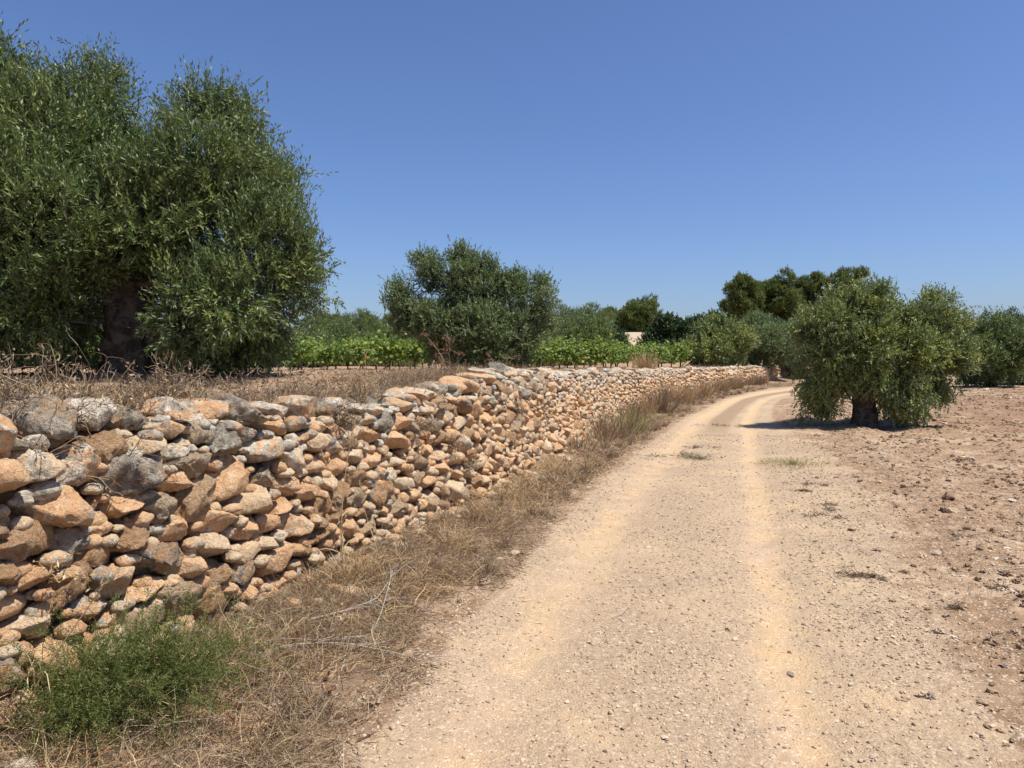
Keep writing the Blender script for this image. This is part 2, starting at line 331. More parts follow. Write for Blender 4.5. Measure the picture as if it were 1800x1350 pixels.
def build_ground():
    dense = np.arange(-52, 52.01, 0.125); co1 = np.arange(-180, -52, 2.0); co2 = np.arange(54, 180.1, 2.0)
    A = np.radians(np.concatenate([co1, dense, co2]))
    r1 = 0.9 * 1.0062 ** np.arange(0, int(math.log(70 / 0.9) / math.log(1.0062)))
    r2 = 70 * 1.06 ** np.arange(1, 75)
    Rr = np.concatenate([[0.02, 0.4], r1, r2])
    X = np.sin(A)[None] * Rr[:, None]; Y = np.cos(A)[None] * Rr[:, None]
    Z = hgt(X, Y)
    sd, t, wd = zones(X, Y)
    rc_ = np.interp(Y, RTY, RTC) + .02 * vn2(X * .7, Y * .7, 8); rut = .78 * np.exp(-((t - 0.23) / 0.15) ** 2) + .95 * np.exp(-((t - rc_) / 0.095) ** 2)
    far = sm(10, 22, Y); rut = rut * (0.85 + 0.45 * far)
    med = np.exp(-((t - 0.5) / 0.16) ** 4) * (.42 + .58 * sm(13, 20, Y)) * (1 - .3 * sm(36, 44, Y))
    road = sm(-0.04, 0.06, t) * (1 - sm(1.04, 1.65 - 0.48 * far, t))
    verge = (1 - sm(-0.25, 0.02, t)) * (1 - sm(-0.3, -0.4, sd))
    ter = sm(-0.15, -0.3, sd)
    a = X / np.maximum(Y, 1)
    pale = sm(58, 64, Y) * sm(0.05, 0.10, a) * (1 - sm(0.26, 0.32, a))
    brown = sm(2.0, 3.2, t) * sm(0.35, 0.7, vn2(X * 0.35 + 4, Y * 0.12, 9) * 0.5 + 0.5 + 0.25 * vn2(X * 1.5, Y * 1.5, 4)) * (1 - sm(45, 60, Y))
    nr, na = X.shape; idx = np.arange(nr * na).reshape(nr, na)
    Fq = np.stack([idx[:-1, :-1], idx[:-1, 1:], idx[1:, 1:], idx[1:, :-1]], -1).reshape(-1, 4)
    # order so that normals point up
    Fq = Fq[:, ::-1]
    V = np.stack([X, Y, Z], -1).reshape(-1, 3)
    at = dict(median=med.ravel(), rut=rut.ravel(), road=road.ravel(), verge=verge.ravel(), terr=ter.ravel(), pale=pale.ravel(), brown=brown.ravel())
    fs = sd.ravel()[Fq].mean(1); ft = t.ravel()[Fq].mean(1)
    wob = 0.05 * vn2(V[Fq[:, 0], 0] * 2, V[Fq[:, 0], 1] * 2, 31)
    isT = fs < -0.25; isR = (~isT) & (ft > -0.02 + wob) & (ft < 1.12 + wob); isV = (~isT) & (~isR) & (ft <= 0.5); isF = ~(isT | isR | isV)
    for nm, mk in (('terrace', isT), ('road', isR), ('verge', isV), ('field', isF)):
        f = Fq[mk]; u, inv = np.unique(f, return_inverse=True)
        me = mesh(nm, V[u], inv.reshape(-1, 4), {k: v[u] for k, v in at.items()}, True)
        tag(link(nm, me, M_GROUND), kind='structure')
build_ground()

# ------------------------------------------------------------------ icospheres
def ico(sub):
    p = (1 + 5 ** .5) / 2
    V = [(-1,p,0),(1,p,0),(-1,-p,0),(1,-p,0),(0,-1,p),(0,1,p),(0,-1,-p),(0,1,-p),(p,0,-1),(p,0,1),(-p,0,-1),(-p,0,1)]
    Fc = [(0,11,5),(0,5,1),(0,1,7),(0,7,10),(0,10,11),(1,5,9),(5,11,4),(11,10,2),(10,7,6),(7,1,8),(3,9,4),(3,4,2),(3,2,6),(3,6,8),(3,8,9),(4,9,5),(2,4,11),(6,2,10),(8,6,7),(9,8,1)]
    V = [np.array(v, float) / np.linalg.norm(v) for v in V]
    for _ in range(sub):
        c = {}; nf = []
        def mid(a, b):
            k = (min(a, b), max(a, b))
            if k not in c: v = V[a] + V[b]; V.append(v / np.linalg.norm(v)); c[k] = len(V) - 1
            return c[k]
        for a, b, d in Fc:
            x, y, z = mid(a, b), mid(b, d), mid(d, a); nf += [(a, x, z), (b, y, x), (d, z, y), (x, y, z)]
        Fc = nf
    return np.array(V), np.array(Fc)
ICO = [ico(k) for k in range(5)]

# ------------------------------------------------------------------ the dry stone wall
def build_wall():
    rng = np.random.default_rng(7)
    ys = np.linspace(0.6, 48.4, 4000); xs = wx(ys); u = np.concatenate([[0], np.cumsum(np.hypot(np.diff(xs), np.diff(ys)))])
    UT = u[-1]; dx = np.gradient(xs, u); dy = np.gradient(ys, u)
    def at(uu):
        uu = np.asarray(uu); X = np.interp(uu, u, xs); Y = np.interp(uu, u, ys); tx = np.interp(uu, u, dx); ty = np.interp(uu, u, dy)
        return X, Y, tx, ty
    def H(uu): return wall_h(np.interp(uu, u, ys)) + 0.035 * vn2(np.asarray(uu) * 1.1, np.asarray(uu) * 0, 4)
    # variable-radius darts
    pts = []; cell = {}; cs = 0.3
    def asp(uu): return 1.8 if uu < 8 else (1.5 if uu < 13 else 1.35)
    def ok(x, v, r, k):
        cx, cv = int(x // cs), int((v + 1) // cs)
        for i in range(cx - 1, cx + 2):
            for j in range(cv - 1, cv + 2):
                for (a, b, c) in cell.get((i, j), ()):
                    if (a - x) ** 2 + (b - v) ** 2 < (k * (c + r)) ** 2: return False
        return True
    def put(x, v, r):
        pts.append((x, v, r)); cell.setdefault((int(x // cs), int((v + 1) // cs)), []).append((x, v, r))
    # scaled coordinate xs = cumulative u/aspect
    ug = np.linspace(0, UT, 3000); sc = np.array([1 / asp(a) for a in ug]); sg = np.concatenate([[0], np.cumsum(sc[:-1] * np.diff(ug))])
    s2u = lambda s: np.interp(s, sg, ug); ST = sg[-1]
    # cap course
    s = 0.1
    while s < ST:
        uu = float(s2u(s)); r = rng.uniform(0.055, 0.105) if uu < 14 else rng.uniform(0.05, 0.10)
        put(s, float(H(uu)) - r * 0.8 + rng.uniform(-0.03, 0.02), r); s += r * rng.uniform(1.6, 2.6)
    for r, tries in ((0.118, 160), (0.098, 1000), (0.083, 4000), (0.07, 9000), (0.056, 12000), (0.045, 12000)):
        S = rng.uniform(0, ST, tries); Vv = rng.uniform(-0.08, 1.45, tries)
        Hh = H(s2u(S)); uu = s2u(S)
        for a, b, h, q in zip(S, Vv, Hh, uu):
            if b > h - 0.03: continue
            if r < 0.06 and q > 20: continue
            rr = r * rng.uniform(0.88, 1.12)
            if ok(a, b, rr, 0.80): put(a, b, rr)
    pts_a = np.array(pts); n = len(pts_a)
    order = np.argsort(pts_a[:, 0]); pts_a = pts_a[order]
    parts = []; rest = Acc(); cand = []
    verts_fill = []
    for i in range(n):
        sx, sv, r = pts_a[i]; uu = float(s2u(sx)); A = asp(uu)
        lo = np.searchsorted(pts_a[:, 0], sx - 0.55); hi = np.searchsorted(pts_a[:, 0], sx + 0.55)
        nb = pts_a[lo:hi]; d = nb[:, :2] - (sx, sv); dd = (d ** 2).sum(1); q = (dd > 1e-9) & (dd < 0.4 ** 2); nb = nb[q]; d = d[q]; dd = dd[q]
        o = np.argsort(dd)[:22]; nb = nb[o]; d = d[o]; dd = dd[o]
        top = float(H(uu)) + rng.uniform(-0.06, 0.07) - sv
        m = r * 1.7
        poly = [(-m, max(-m, -0.14 - sv)), (m, max(-m, -0.14 - sv)), (m, min(m, top)), (-m, min(m, top))]
        for (e, f), D2, rr in zip(d, dd, nb[:, 2]):
            k = (D2 + r * r - rr * rr) / 2; out = []
            for a in range(len(poly)):
                p = poly[a]; p2 = poly[(a + 1) % len(poly)]; v1 = p[0] * e + p[1] * f - k; v2 = p2[0] * e + p2[1] * f - k
                if v1 <= 0: out.append(p)
                if (v1 <= 0) != (v2 <= 0): tt = v1 / (v1 - v2); out.append((p[0] + (p2[0] - p[0]) * tt, p[1] + (p2[1] - p[1]) * tt))
            poly = out
            if len(poly) < 3: break
        if len(poly) < 3: continue
        P = np.array(poly); P[:, 0] *= A
        w_, h_ = np.ptp(P[:, 0]), np.ptp(P[:, 1])
        if w_ < 0.035 or h_ < 0.03: continue
        c = (P.max(0) + P.min(0)) / 2; Q = P - c
        for j in range(0, len(P), 2): verts_fill.append((uu + P[j, 0], sv + P[j, 1]))
        # radial outline
        th = np.linspace(-np.pi, np.pi, 97)[:-1]; dirs = np.stack([np.cos(th), np.sin(th)], 1)
        Rt = np.full(96, 9.0)
        for a in range(len(Q)):
            p, p2 = Q[a], Q[(a + 1) % len(Q)]; e = p2 - p; nn_ = np.array([e[1], -e[0]]); L_ = np.hypot(*nn_)
            if L_ < 1e-6: continue
            nn_ /= L_; k = nn_ @ p; den = dirs @ nn_
            if k < 0: continue
            Rt = np.where(den > 1e-3, np.minimum(Rt, k / np.maximum(den, 1e-3)), Rt)
        Rt = np.minimum(Rt, 0.4) ; kk = np.array([1, 2, 3, 2, 1.]) / 9
        na_ = vn2(np.cos(th) * 2.3 + i * 3.1, np.sin(th) * 2.3, 2) * .09 + vn2(np.cos(th) * 5 + i * 3.1, np.sin(th) * 5, 3) * .06; Rt = Rt * (1 + na_)
        Rt = np.convolve(np.concatenate([Rt[-2:], Rt, Rt[:2]]), kk, 'valid')
        X, Y, tx, ty = at(uu); dist = math.hypot(float(X), float(Y))
        size = (w_ * h_) ** .5
        lv = (4 if size > 0.075 else 3) if dist < 6.5 else (3 if dist < 15 else 2)
        if dist > 30: lv = 2 if size > 0.13 else 1
        N, Fc = ICO[lv]
        depth = np.clip(0.5 * size * rng.uniform(1.0, 1.5), 0.05, 0.2)
        cap = sv + c[1] > float(H(uu)) - 0.17
        if cap: depth = rng.uniform(0.13, 0.24)
        # tiny in-plane rotation of the sphere so facets differ
        tha = np.arctan2(N[:, 2], N[:, 0]); mm = np.hypot(N[:, 0], N[:, 2])
        rad = np.interp(tha, np.linspace(-np.pi, np.pi, 97), np.append(Rt, Rt[0]))
        rad = rad * (1.09 + 0.04 * rng.normal())
        loc = np.stack([np.cos(tha) * rad * mm ** 0.6, np.sign(N[:, 1]) * np.abs(N[:, 1]) ** 0.7 * depth, np.sin(tha) * rad * mm ** 0.6], 1)
        S_ = np.array([w_ / 2, depth, h_ / 2])
        # chips: random planes
        for _ in range(rng.integers(9, 15)):
            dn = rng.normal(size=3) * np.array([1, .8, 1]); dn[1] = abs(dn[1]); dn /= np.linalg.norm(dn)
            q = (loc / S_) @ dn; lim = rng.uniform(0.50, 0.84)
            ov = np.clip(q - lim, 0, None) * rng.uniform(0.9, 1.0); loc = loc - ov[:, None] * dn * S_
        off = rng.uniform(0, 100, 3)
        pit = float(rng.random() < 0.3)
        fr = 1.6 / size
        dsp = size * (0.07 * fbm((loc) * fr * .8 + off, 3, 3)) 
        if lv >= 3:
            rg = 1 - np.abs(fbm(loc * fr * 1.7 + off, 9, 4, 0.6)) * 2
            dsp = dsp + size * (0.05 + 0.085 * pit) * rg + size * 0.035 * fbm(loc * fr * 7 + off, 13, 3, 0.7)
        loc = loc + nrm(loc / S_ ** 2) * dsp[:, None]
        ang = rng.normal() * (0.09 if uu < 9 else 0.2); ca, sa = math.cos(ang), math.sin(ang)
        loc[:, 0], loc[:, 2] = loc[:, 0] * ca - loc[:, 2] * sa, loc[:, 0] * sa + loc[:, 2] * ca
        v0 = sv + c[1]; u0 = uu + c[0]
        X, Y, tx, ty = [float(k) for k in at(u0)]
        nxn, nyn = ty, -tx                      # towards the road
        bulge = 0.05 * float(vn2(np.array([u0 * 0.8]), np.array([v0 * 1.5]), 6)[0]) + rng.uniform(-0.028, 0.028)
        inset = -0.14 * v0 + bulge - depth * (0.75 if cap else 0.55)
        if u0 > 9.5 and u0 < 12.5: inset -= 0.0
        org = np.array([X + nxn * inset, Y + nyn * inset, v0 + 0.02])
        Wd = loc[:, 0:1] * np.array([tx, ty, 0]) + loc[:, 1:2] * np.array([nxn, nyn, 0]) + loc[:, 2:3] * np.array([0, 0, 1.0])
        hrel = v0 / float(H(u0))
        grey = 0.06 + 0.42 * sm(0.55, 0.95, hrel) + (0.38 if rng.random() < 0.24 else 0) + rng.uniform(-0.18, 0.18)
        if u0 > 12: grey += 0.02
        grey = np.full(len(Wd), float(grey)); rnd = np.full(len(Wd), rng.random()); pt = np.full(len(Wd), 0.25 + 0.75 * pit)
        # normals outwards: x(t) , y(n) , z(up) with n = t rotated clockwise -> flip winding
        Fo = Fc[:, ::-1] if (tx * nyn - ty * nxn) < 0 else Fc
        vis = size / dist if (-0.72 < X / max(Y, 0.1)) else 0
        cand.append((vis, org, Wd, Fo, grey, rnd, pt))
    root = bpy.data.objects.new('dry_stone_wall', None); COL.objects.link(root); root.location = (-2.2, 2.9, 0)
    o0 = np.array(root.location)
    tag(root, 'long rough dry stone retaining wall of orange and grey limestone curving away beside the track', 'wall')
    cand.sort(key=lambda c: -c[0])
    for k, (vis, org, Wd, Fo, grey, rnd, pt) in enumerate(cand):
        if k < 100:
            o = link('stone', mesh('stone', Wd, Fo, dict(grey=grey, rnd=rnd, pit=pt), True), M_STONE, root, org - o0)
        else: rest.add(Wd + org - o0, Fo, grey=grey, rnd=rnd, pit=pt)
    # small wedging stones in the gaps, and rubble lying on the wall head
    N2, F2 = ICO[2]; N1, F1 = ICO[1]
    for (a, b) in verts_fill:
        if rng.random() < 0.05 or a > 30: continue
        X, Y, tx, ty = [float(k) for k in at(a)]; h = float(H(a))
        if b > h - 0.02 or b < 0: continue
        s_ = rng.uniform(0.02, 0.05) * (1 if a < 14 else 1.3); ins = -0.14 * b - rng.uniform(0.0, 0.06)
        lv = 2 if a < 9 else 1; N_, F_ = ICO[lv]
        l = N_ * np.array([s_ * rng.uniform(1, 1.7), s_ * 1.3, s_ * rng.uniform(.7, 1.1)]) ; l = l + N_ * (s_ * 0.35 * fbm(N_ * 1.7 + rng.uniform(0, 50, 3), 2, 3))[:, None]
        Wd = l[:, 0:1] * np.array([tx, ty, 0]) + l[:, 1:2] * np.array([ty, -tx, 0]) + l[:, 2:3] * np.array([0, 0, 1.0]) + np.array([X + ty * ins, Y - tx * ins, b])
        rest.add(Wd - o0, F_[:, ::-1], grey=rng.uniform(0, 0.5) + (0.4 if b > h * .7 else 0), rnd=rng.random(), pit=0.3)
    for _ in range(900):
        a = rng.uniform(0, 46) if rng.random() < 0.6 else rng.uniform(0, 14); X, Y, tx, ty = [float(k) for k in at(a)]; s_ = rng.uniform(0.03, 0.10) if a > 6 else rng.uniform(0.025, 0.075)
        ins = -rng.uniform(0.26, 0.75); px_, py_ = X + ty * ins, Y - tx * ins
        zz = max(float(hgt(np.array([px_]), np.array([py_]), False)[0]), float(H(a)) - 0.12 if ins > -0.45 else 0)
        lv = 3 if a < 7 else (2 if a < 18 else 1); N_, F_ = ICO[lv]
        l = N_ * np.array([s_ * rng.uniform(1, 1.8), s_ * rng.uniform(.9, 1.5), s_ * rng.uniform(.45, .8)])
        for _k in range(5):
            dn = nrm(rng.normal(size=3)); q = (N_ @ dn) - rng.uniform(.55, .85); l = l - np.clip(q, 0, None)[:, None] * dn * s_
        l = l + N_ * (s_ * 0.22 * fbm(N_ * 1.9 + rng.uniform(0, 50, 3), 2, 4))[:, None]
        an = rng.uniform(0, 6.28); ca, sa = math.cos(an), math.sin(an); l = np.stack([l[:, 0] * ca - l[:, 1] * sa, l[:, 0] * sa + l[:, 1] * ca, l[:, 2]], 1)
        rest.add(l + np.array([px_, py_, zz + s_ * 0.25]) - o0, F_, grey=rng.uniform(.4, 1.0), rnd=rng.random(), pit=float(rng.random() < .4))
    # tumbled stones at the foot
    for _ in range(260):
        a = rng.uniform(0, 40); X, Y, tx, ty = [float(k) for k in at(a)]; s_ = rng.uniform(0.02, 0.065); ins = abs(rng.normal()) * 0.22 + 0.02
        px_, py_ = X + ty * ins, Y - tx * ins; zz = float(hgt(np.array([px_]), np.array([py_]))[0])
        N_, F_ = ICO[2]; l = N_ * np.array([s_ * rng.uniform(1, 1.6), s_, s_ * .7]) + N_ * (s_ * 0.3 * fbm(N_ * 1.8 + rng.uniform(0, 50, 3), 2, 4))[:, None]
        rest.add(l + np.array([px_, py_, zz + s_ * .2]) - o0, F_, grey=rng.uniform(0, .6), rnd=rng.random(), pit=.3)
    tag(rest.build('stone', M_STONE, root, True), kind='stuff')
build_wall()

# ------------------------------------------------------------------ trees
def gz(x, y): return float(hgt(np.array([float(x)]), np.array([float(y)]), False)[0])
def tubep(acc, path, r0, r1, k=8, gn=0.0, seed=0, m=14, flare=0.0):
    path = np.array(path, float); tt = np.linspace(0, 1, len(path)); t = np.linspace(0, 1, m)
    P = np.stack([np.interp(t, tt, path[:, i]) for i in range(3)], 1)
    for _ in range(2): P[1:-1] = (P[:-2] + 2 * P[1:-1] + P[2:]) / 4
    rad = r0 + (r1 - r0) * t ** 0.8; rad = rad * (1 + flare * np.exp(-t * 7))
    V, Fc = tubes(P[None], rad[None], k)
    if gn:
        C = np.repeat(P, k, 0); d = V - C; q = nrm(d); st = V.copy(); st[:, 2] *= 0.35
        V = C + d * (1 + gn * fbm(st * (1.6 / r0) + seed, seed, 4, 0.6) + gn * 0.5 * vn(q * 2.2 + seed, seed))[:, None]
    acc.add(V, Fc)
def leaf_arrays(P, D, N, L, W, kind='olive'):
    S = nrm(np.cross(D, N)); L = L[:, None]; W = W[:, None]
    if kind == 'olive':
        V = np.stack([P, P + D * L * .45 + S * W * .5, P + D * L, P + D * L * .45 - S * W * .5], 1)
    else:   # broad lobed leaf
        U = N * L
        V = np.stack([P, P + D * L * .15 + S * W * .42 + U * .02, P + D * L * .55 + S * W * .5 - U * .10, P + D * L * .72 + S * W * .2, P + D * L - U * .16, P + D * L * .72 - S * W * .2, P + D * L * .55 - S * W * .5 - U * .10, P + D * L * .15 - S * W * .42 + U * .02], 1)
    k = V.shape[1]; return V.reshape(-1, 3), np.arange(len(P) * k).reshape(-1, k)
def crown(rng, lobes, nclu, per, shoot, nleaf, lL, lW, up=0.35, spread=0.16, fill=0.3, keep=None, lump=0.2, droop=0.0, zlow=None, kind='olive', sprig=0.0):
    lobes = np.array(lobes, float); C = lobes[:, :3]; S = lobes[:, 3:6]
    area = (S[:, 0] * S[:, 1] * S[:, 2]) ** (2 / 3); pr = area / area.sum()
    out_p = []; out_d = []; got = 0
    while got < nclu:
        n = nclu * 2; li = rng.choice(len(lobes), n, p=pr); d = nrm(rng.normal(size=(n, 3)))
        rf = np.where(rng.random(n) < fill, rng.uniform(0.35, 0.9, n), rng.uniform(0.86, 1.03, n))
        rf = rf * (1 + lump * .6 * vn(d * 2.1 + li[:, None] * 9.7, 5) + lump * .6 * vn(d * 5 + li[:, None] * 3.1, 6))
        p = C[li] + d * S[li] * rf[:, None]
        # reject the ones buried in other lobes
        q = ((p[:, None] - C[None]) / S[None]); m = (q ** 2).sum(-1) ** .5; m[np.arange(n), li] = 9
        ok = (m.min(1) > 0.68) | (rng.random(n) < 0.12)
        if keep is not None: ok &= keep(p)
        p = p[ok]; dd = nrm(d[ok] / S[li][ok]); out_p.append(p); out_d.append(dd); got += len(p)
        if len(out_p) > 30: break
    p = np.concatenate(out_p)[:nclu]; dd = np.concatenate(out_d)[:nclu]
    n = len(p); tint = rng.random(n); cl_p = p
    # shoots
    P = np.repeat(p, per, 0) + rng.normal(size=(n * per, 3)) * spread * np.array([1, 1, .8]); D = np.repeat(dd, per, 0)
    D = D * 0.8 + np.array([0, 0, up]) + rng.normal(size=D.shape) * 0.42
    if droop and zlow is not None: D[:, 2] -= droop * np.clip((zlow - P[:, 2]) / 0.8, 0, 1)
    D = nrm(D); ns = len(P); Ls = shoot * rng.uniform(.6, 1.3, ns)
    if sprig:
        tp = (np.repeat(dd[:, 2], per) > 0.1) & (rng.random(ns) < sprig); Ls = np.where(tp, Ls * 2.0, Ls); D[tp] = nrm(D[tp] * 0.6 + np.array([0, 0, .9]))
    P = P - D * Ls[:, None] * .55
    if keep is not None:
        k_ = keep(P) ; P = P[k_]; D = D[k_]; Ls = Ls[k_]; tint_s = np.repeat(tint, per)[k_]; ns = len(P)
    else: tint_s = np.repeat(tint, per)
    t = (np.arange(nleaf) + 0.6) / nleaf; t = t[None] + rng.normal(size=(ns, nleaf)) * .03
    bend = rng.normal(size=(ns, 1, 3)) * .12 + np.array([0, 0, 0.0])
    LP = P[:, None] + (D[:, None] * t[..., None] + bend * t[..., None] ** 2) * Ls[:, None, None]
    a, b = frame(D); ph = rng.uniform(0, 6.28, ns)[:, None] + np.arange(nleaf)[None] * 1.57 + (np.arange(nleaf) % 2)[None] * 1.57 + rng.normal(size=(ns, nleaf)) * .3
    sid = np.cos(ph)[..., None] * a[:, None] + np.sin(ph)[..., None] * b[:, None]
    op = 0.75 - 0.35 * t
    LD = nrm(D[:, None] * (1 - op[..., None] * .6) + sid * op[..., None] + rng.normal(size=sid.shape) * .15)
    LN = nrm(D[:, None] * .6 - sid * .5 + rng.normal(size=sid.shape) * .35 + np.array([0, 0, .5]))
    LP = LP.reshape(-1, 3); LD = LD.reshape(-1, 3); LN = LN.reshape(-1, 3); nl = len(LP)
    LN = nrm(LN - (LN * LD).sum(1, keepdims=True) * LD)
    V, Fc = leaf_arrays(LP, LD, LN, lL * rng.uniform(.7, 1.2, nl), lW * rng.uniform(.7, 1.2, nl), kind)
    k = Fc.shape[1]
    return V, Fc, np.repeat(rng.random(nl), k), np.repeat(np.repeat(tint_s, nleaf), k), cl_p, (P, D, Ls)

def make_tree(name, label, cat, x, y, lobes, mat, trunk, seed, nclu, per=12, shoot=.22, nleaf=16, lL=.065, lW=.016, up=.35, spread=.16, fill=.3,
              keep=None, lump=.2, droop=0, zlow=None, kind='olive', bark=None, group=None, limbs=True, twigs=False, sprig=0.0, z=None):
    rng = np.random.default_rng(seed); root = bpy.data.objects.new(name, None); COL.objects.link(root)
    root.location = (x, y, (gz(x, y) if z is None else z) - 0.02); tag(root, label, cat, group)
    V, Fc, r, t, cp, sh = crown(rng, lobes, nclu, per, shoot, nleaf, lL, lW, up, spread, fill, keep, lump, droop, zlow, kind, sprig)
    link('crown', mesh('crown', V, Fc, dict(rnd=r, tint=t)), mat, root)
    acc = Acc(); r0, hh, lean = trunk['r'], trunk['h'], trunk.get('lean', (0, 0))
    k = trunk.get('k', 10)
    tp = np.array([lean[0], lean[1], hh])
    tubep(acc, [(0, 0, -0.15), (lean[0] * .25 + .04, lean[1] * .3, hh * .35), (lean[0] * .8, lean[1] * .7, hh * .75), tp + [0, 0, hh * .12]], r0, r0 * .72, k, trunk.get('gn', .35), seed, trunk.get('m', 20), trunk.get('flare', .55))
    if limbs:
        L = np.array(lobes)
        L2 = L[L[:, 2] > hh * 1.05]
        for i, l in enumerate(L2[:12]):
            c = l[:3] * np.array([.8, .8, 1]); s = tp * np.array([1, 1, .85]); mid = s * .45 + c * .55 + np.array([0, 0, -.12 * abs(c[0])]) + rng.normal(size=3) * .08
            tubep(acc, [s, s * .7 + mid * .3 + [0, 0, .05], mid, c], r0 * rng.uniform(.22, .38), r0 * .08, 7, .2, seed + i, 12)
        sel = rng.choice(len(cp), min(len(cp), trunk.get('nb', 90)), replace=False)
        for j in sel:
            c = cp[j]; li = np.argmin(((L[:, :3] - c) ** 2).sum(1)); s = (L[li, :3] * .8 + tp * .2) if trunk.get('nb', 90) > 60 else tp * np.array([1, 1, .95])
            tubep(acc, [s, (s + c) / 2 + rng.normal(size=3) * .08, c], r0 * .09, r0 * .025, 4, 0, 0, 6)
    if twigs:
        P, D, Ls = sh; m = rng.random(len(P)) < twigs; P, D, Ls = P[m], D[m], Ls[m]
        pp = np.stack([P - D * Ls[:, None] * .5, P, P + D * Ls[:, None] * .5, P + D * Ls[:, None] * .95], 1)
        V, Fc = tubes(pp, np.tile([.004, .0032, .0025, .0012], (len(P), 1)), 3); acc.add(V, Fc)
    acc.build('trunk', bark or M_BARK, root, True)
    return root
def copy_tree(o, loc, rz, s, label=None, group=None):
    c = o.copy(); COL.objects.link(c); c.location = loc; c.rotation_euler = (0, 0, rz); c.scale = (s, s, s) if not isinstance(s, tuple) else s
    if label: c['label'] = label
    if group: c['group'] = group
    for ch in list(o.children):
        d = ch.copy(); COL.objects.link(d); d.parent = c
    return c
def X_(px, Y): return (px - 900) / F * Y
def Z_(py, Y): return CAMZ + (624.9 - py) / F * Y

# --- the big old olive behind the wall
TY = 9.0; TX = X_(236, TY); TZ = gz(TX, TY)
def lb(px, py, dy, rx_, ry_, rz_, Y=TY, X0=TX, Z0=TZ):   # lobe from apparent place, real metres
    YY = Y + dy; return (X_(px, YY) - X0, dy, Z_(py, YY) - Z0, rx_, ry_, rz_)
big = [lb(110, 272, -.2, .72, .9, .60), lb(178, 262, .3, .36, .7, .50), lb(-30, 225, .2, .70, .9, .80), lb(365, 305, -.1, .54, .85, .68), lb(430, 320, .3, .42, .6, .55),
       lb(470, 430, -.3, .46, .6, .55), lb(515, 470, .3, .24, .4, .26), lb(420, 530, -.6, .46, .6, .56), lb(400, 590, .1, .42, .5, .40), lb(60, 400, -.7, 1.0, .9, .9), lb(-120, 350, 0, 1.2, 1.2, 1.2),
       lb(80, 530, -.5, .60, .7, .60), lb(-80, 550, -.3, .85, .8, .65), lb(245, 390, -.3, .9, .8, .60), lb(230, 350, 1.0, 1.1, .8, .8), lb(340, 500, .9, .8, .6, .7), lb(90, 500, 1.0, 1.0, .7, .8), lb(480, 560, .0, .24, .35, .26),
       lb(335, 545, -.75, .26, .35, .50), lb(345, 620, -.3, .30, .35, .24), lb(310, 560, -.7, .18, .25, .30), lb(165, 585, -.6, .20, .3, .36), lb(455, 610, .0, .22, .3, .22), lb(120, 620, -.2, .3, .3, .2)]
for q in ((0, 110, .20), (55, 170, .20), (105, 150, .19), (150, 138, .18), (195, 135, .17), (205, 175, .18), (345, 178, .15), (370, 185, .17), (415, 192, .16), (450, 225, .15), (462, 290, .17), (500, 312, .14), (485, 355, .18), (515, 392, .16), (548, 440, .15), (568, 475, .12), (545, 520, .14), (330, 225, .15)):
    big.append(lb(q[0], q[1], (q[0] * 37 % 11) / 11 - .4, q[2] * 1.05, q[2] * 1.3, q[2] * 1.25))
def keep_big(p):
    return ~((np.abs(p[:, 0] - 0.0) < 0.34 - .05 * np.sin(p[:, 2] * 9)) & (p[:, 2] < 1.02 + .2 * np.sin(p[:, 0] * 9)) & (p[:, 1] < .55)) & (p[:, 2] > .05)
make_tree('olive_tree', 'largest olive tree, huge dense crown and thick gnarled trunk, behind the wall at the left', 'tree', TX, TY, big, M_OLIVE,
          dict(r=.29, h=1.25, lean=(-.06, .0), gn=.62, k=36, m=48, nb=160, flare=.4), 11, 2700, per=13, shoot=.22, nleaf=14, lL=.068, lW=.018, up=.6, spread=.11, fill=.25,
          keep=keep_big, droop=1.3, zlow=1.3, lump=.42, twigs=.12, sprig=.36)

# --- the middle olive on the terrace
MY = 16.0; MX = X_(845, MY); MZ = gz(MX, MY)
def lm(px, py, dy, a, b, c): return lb(px, py, dy, a, b, c, MY, MX, MZ)
midl = [lm(815, 500, 0, .38, .5, .50), lm(757, 482, .2, .17, .25, .34), lm(855, 510, .2, .34, .4, .48), lm(905, 520, .1, .24, .3, .38), lm(945, 535, 0, .20, .25, .34), lm(712, 528, 0, .22, .25, .24), lm(735, 560, 0, .30, .3, .26),
        lm(765, 565, -.3, .46, .5, .42), lm(840, 570, -.2, .72, .7, .52), lm(915, 580, -.1, .46, .5, .42), lm(850, 612, -.3, .62, .5, .36), lm(790, 605, .2, .46, .5, .38), lm(905, 618, .1, .40, .4, .30)]
for q in ((745, 450, .13), (768, 455, .12), (808, 440, .14), (832, 452, .14), (860, 460, .13), (890, 478, .12), (915, 482, .13), (948, 492, .14), (960, 515, .12), (700, 495, .12), (690, 520, .10), (965, 560, .14), (702, 555, .13)):
    midl.append(lm(q[0], q[1] + 10, (q[0] * 37 % 11) / 14 - .3, q[2] * 1.1, q[2] * 1.4, q[2] * 1.3))
make_tree('olive_tree', 'middle-sized olive tree with several pointed tufts, standing on the terrace behind the wall', 'tree', MX, MY, midl, M_OLIVE2,
          dict(r=.17, h=.7, lean=(.0, 0), k=12, nb=90), 12, 1000, per=11, shoot=.19, nleaf=12, lL=.078, lW=.025, up=.6, spread=.10, fill=.25, droop=1, zlow=.7, lump=.34, twigs=.1, sprig=.25,
          keep=lambda p: p[:, 2] > .0)

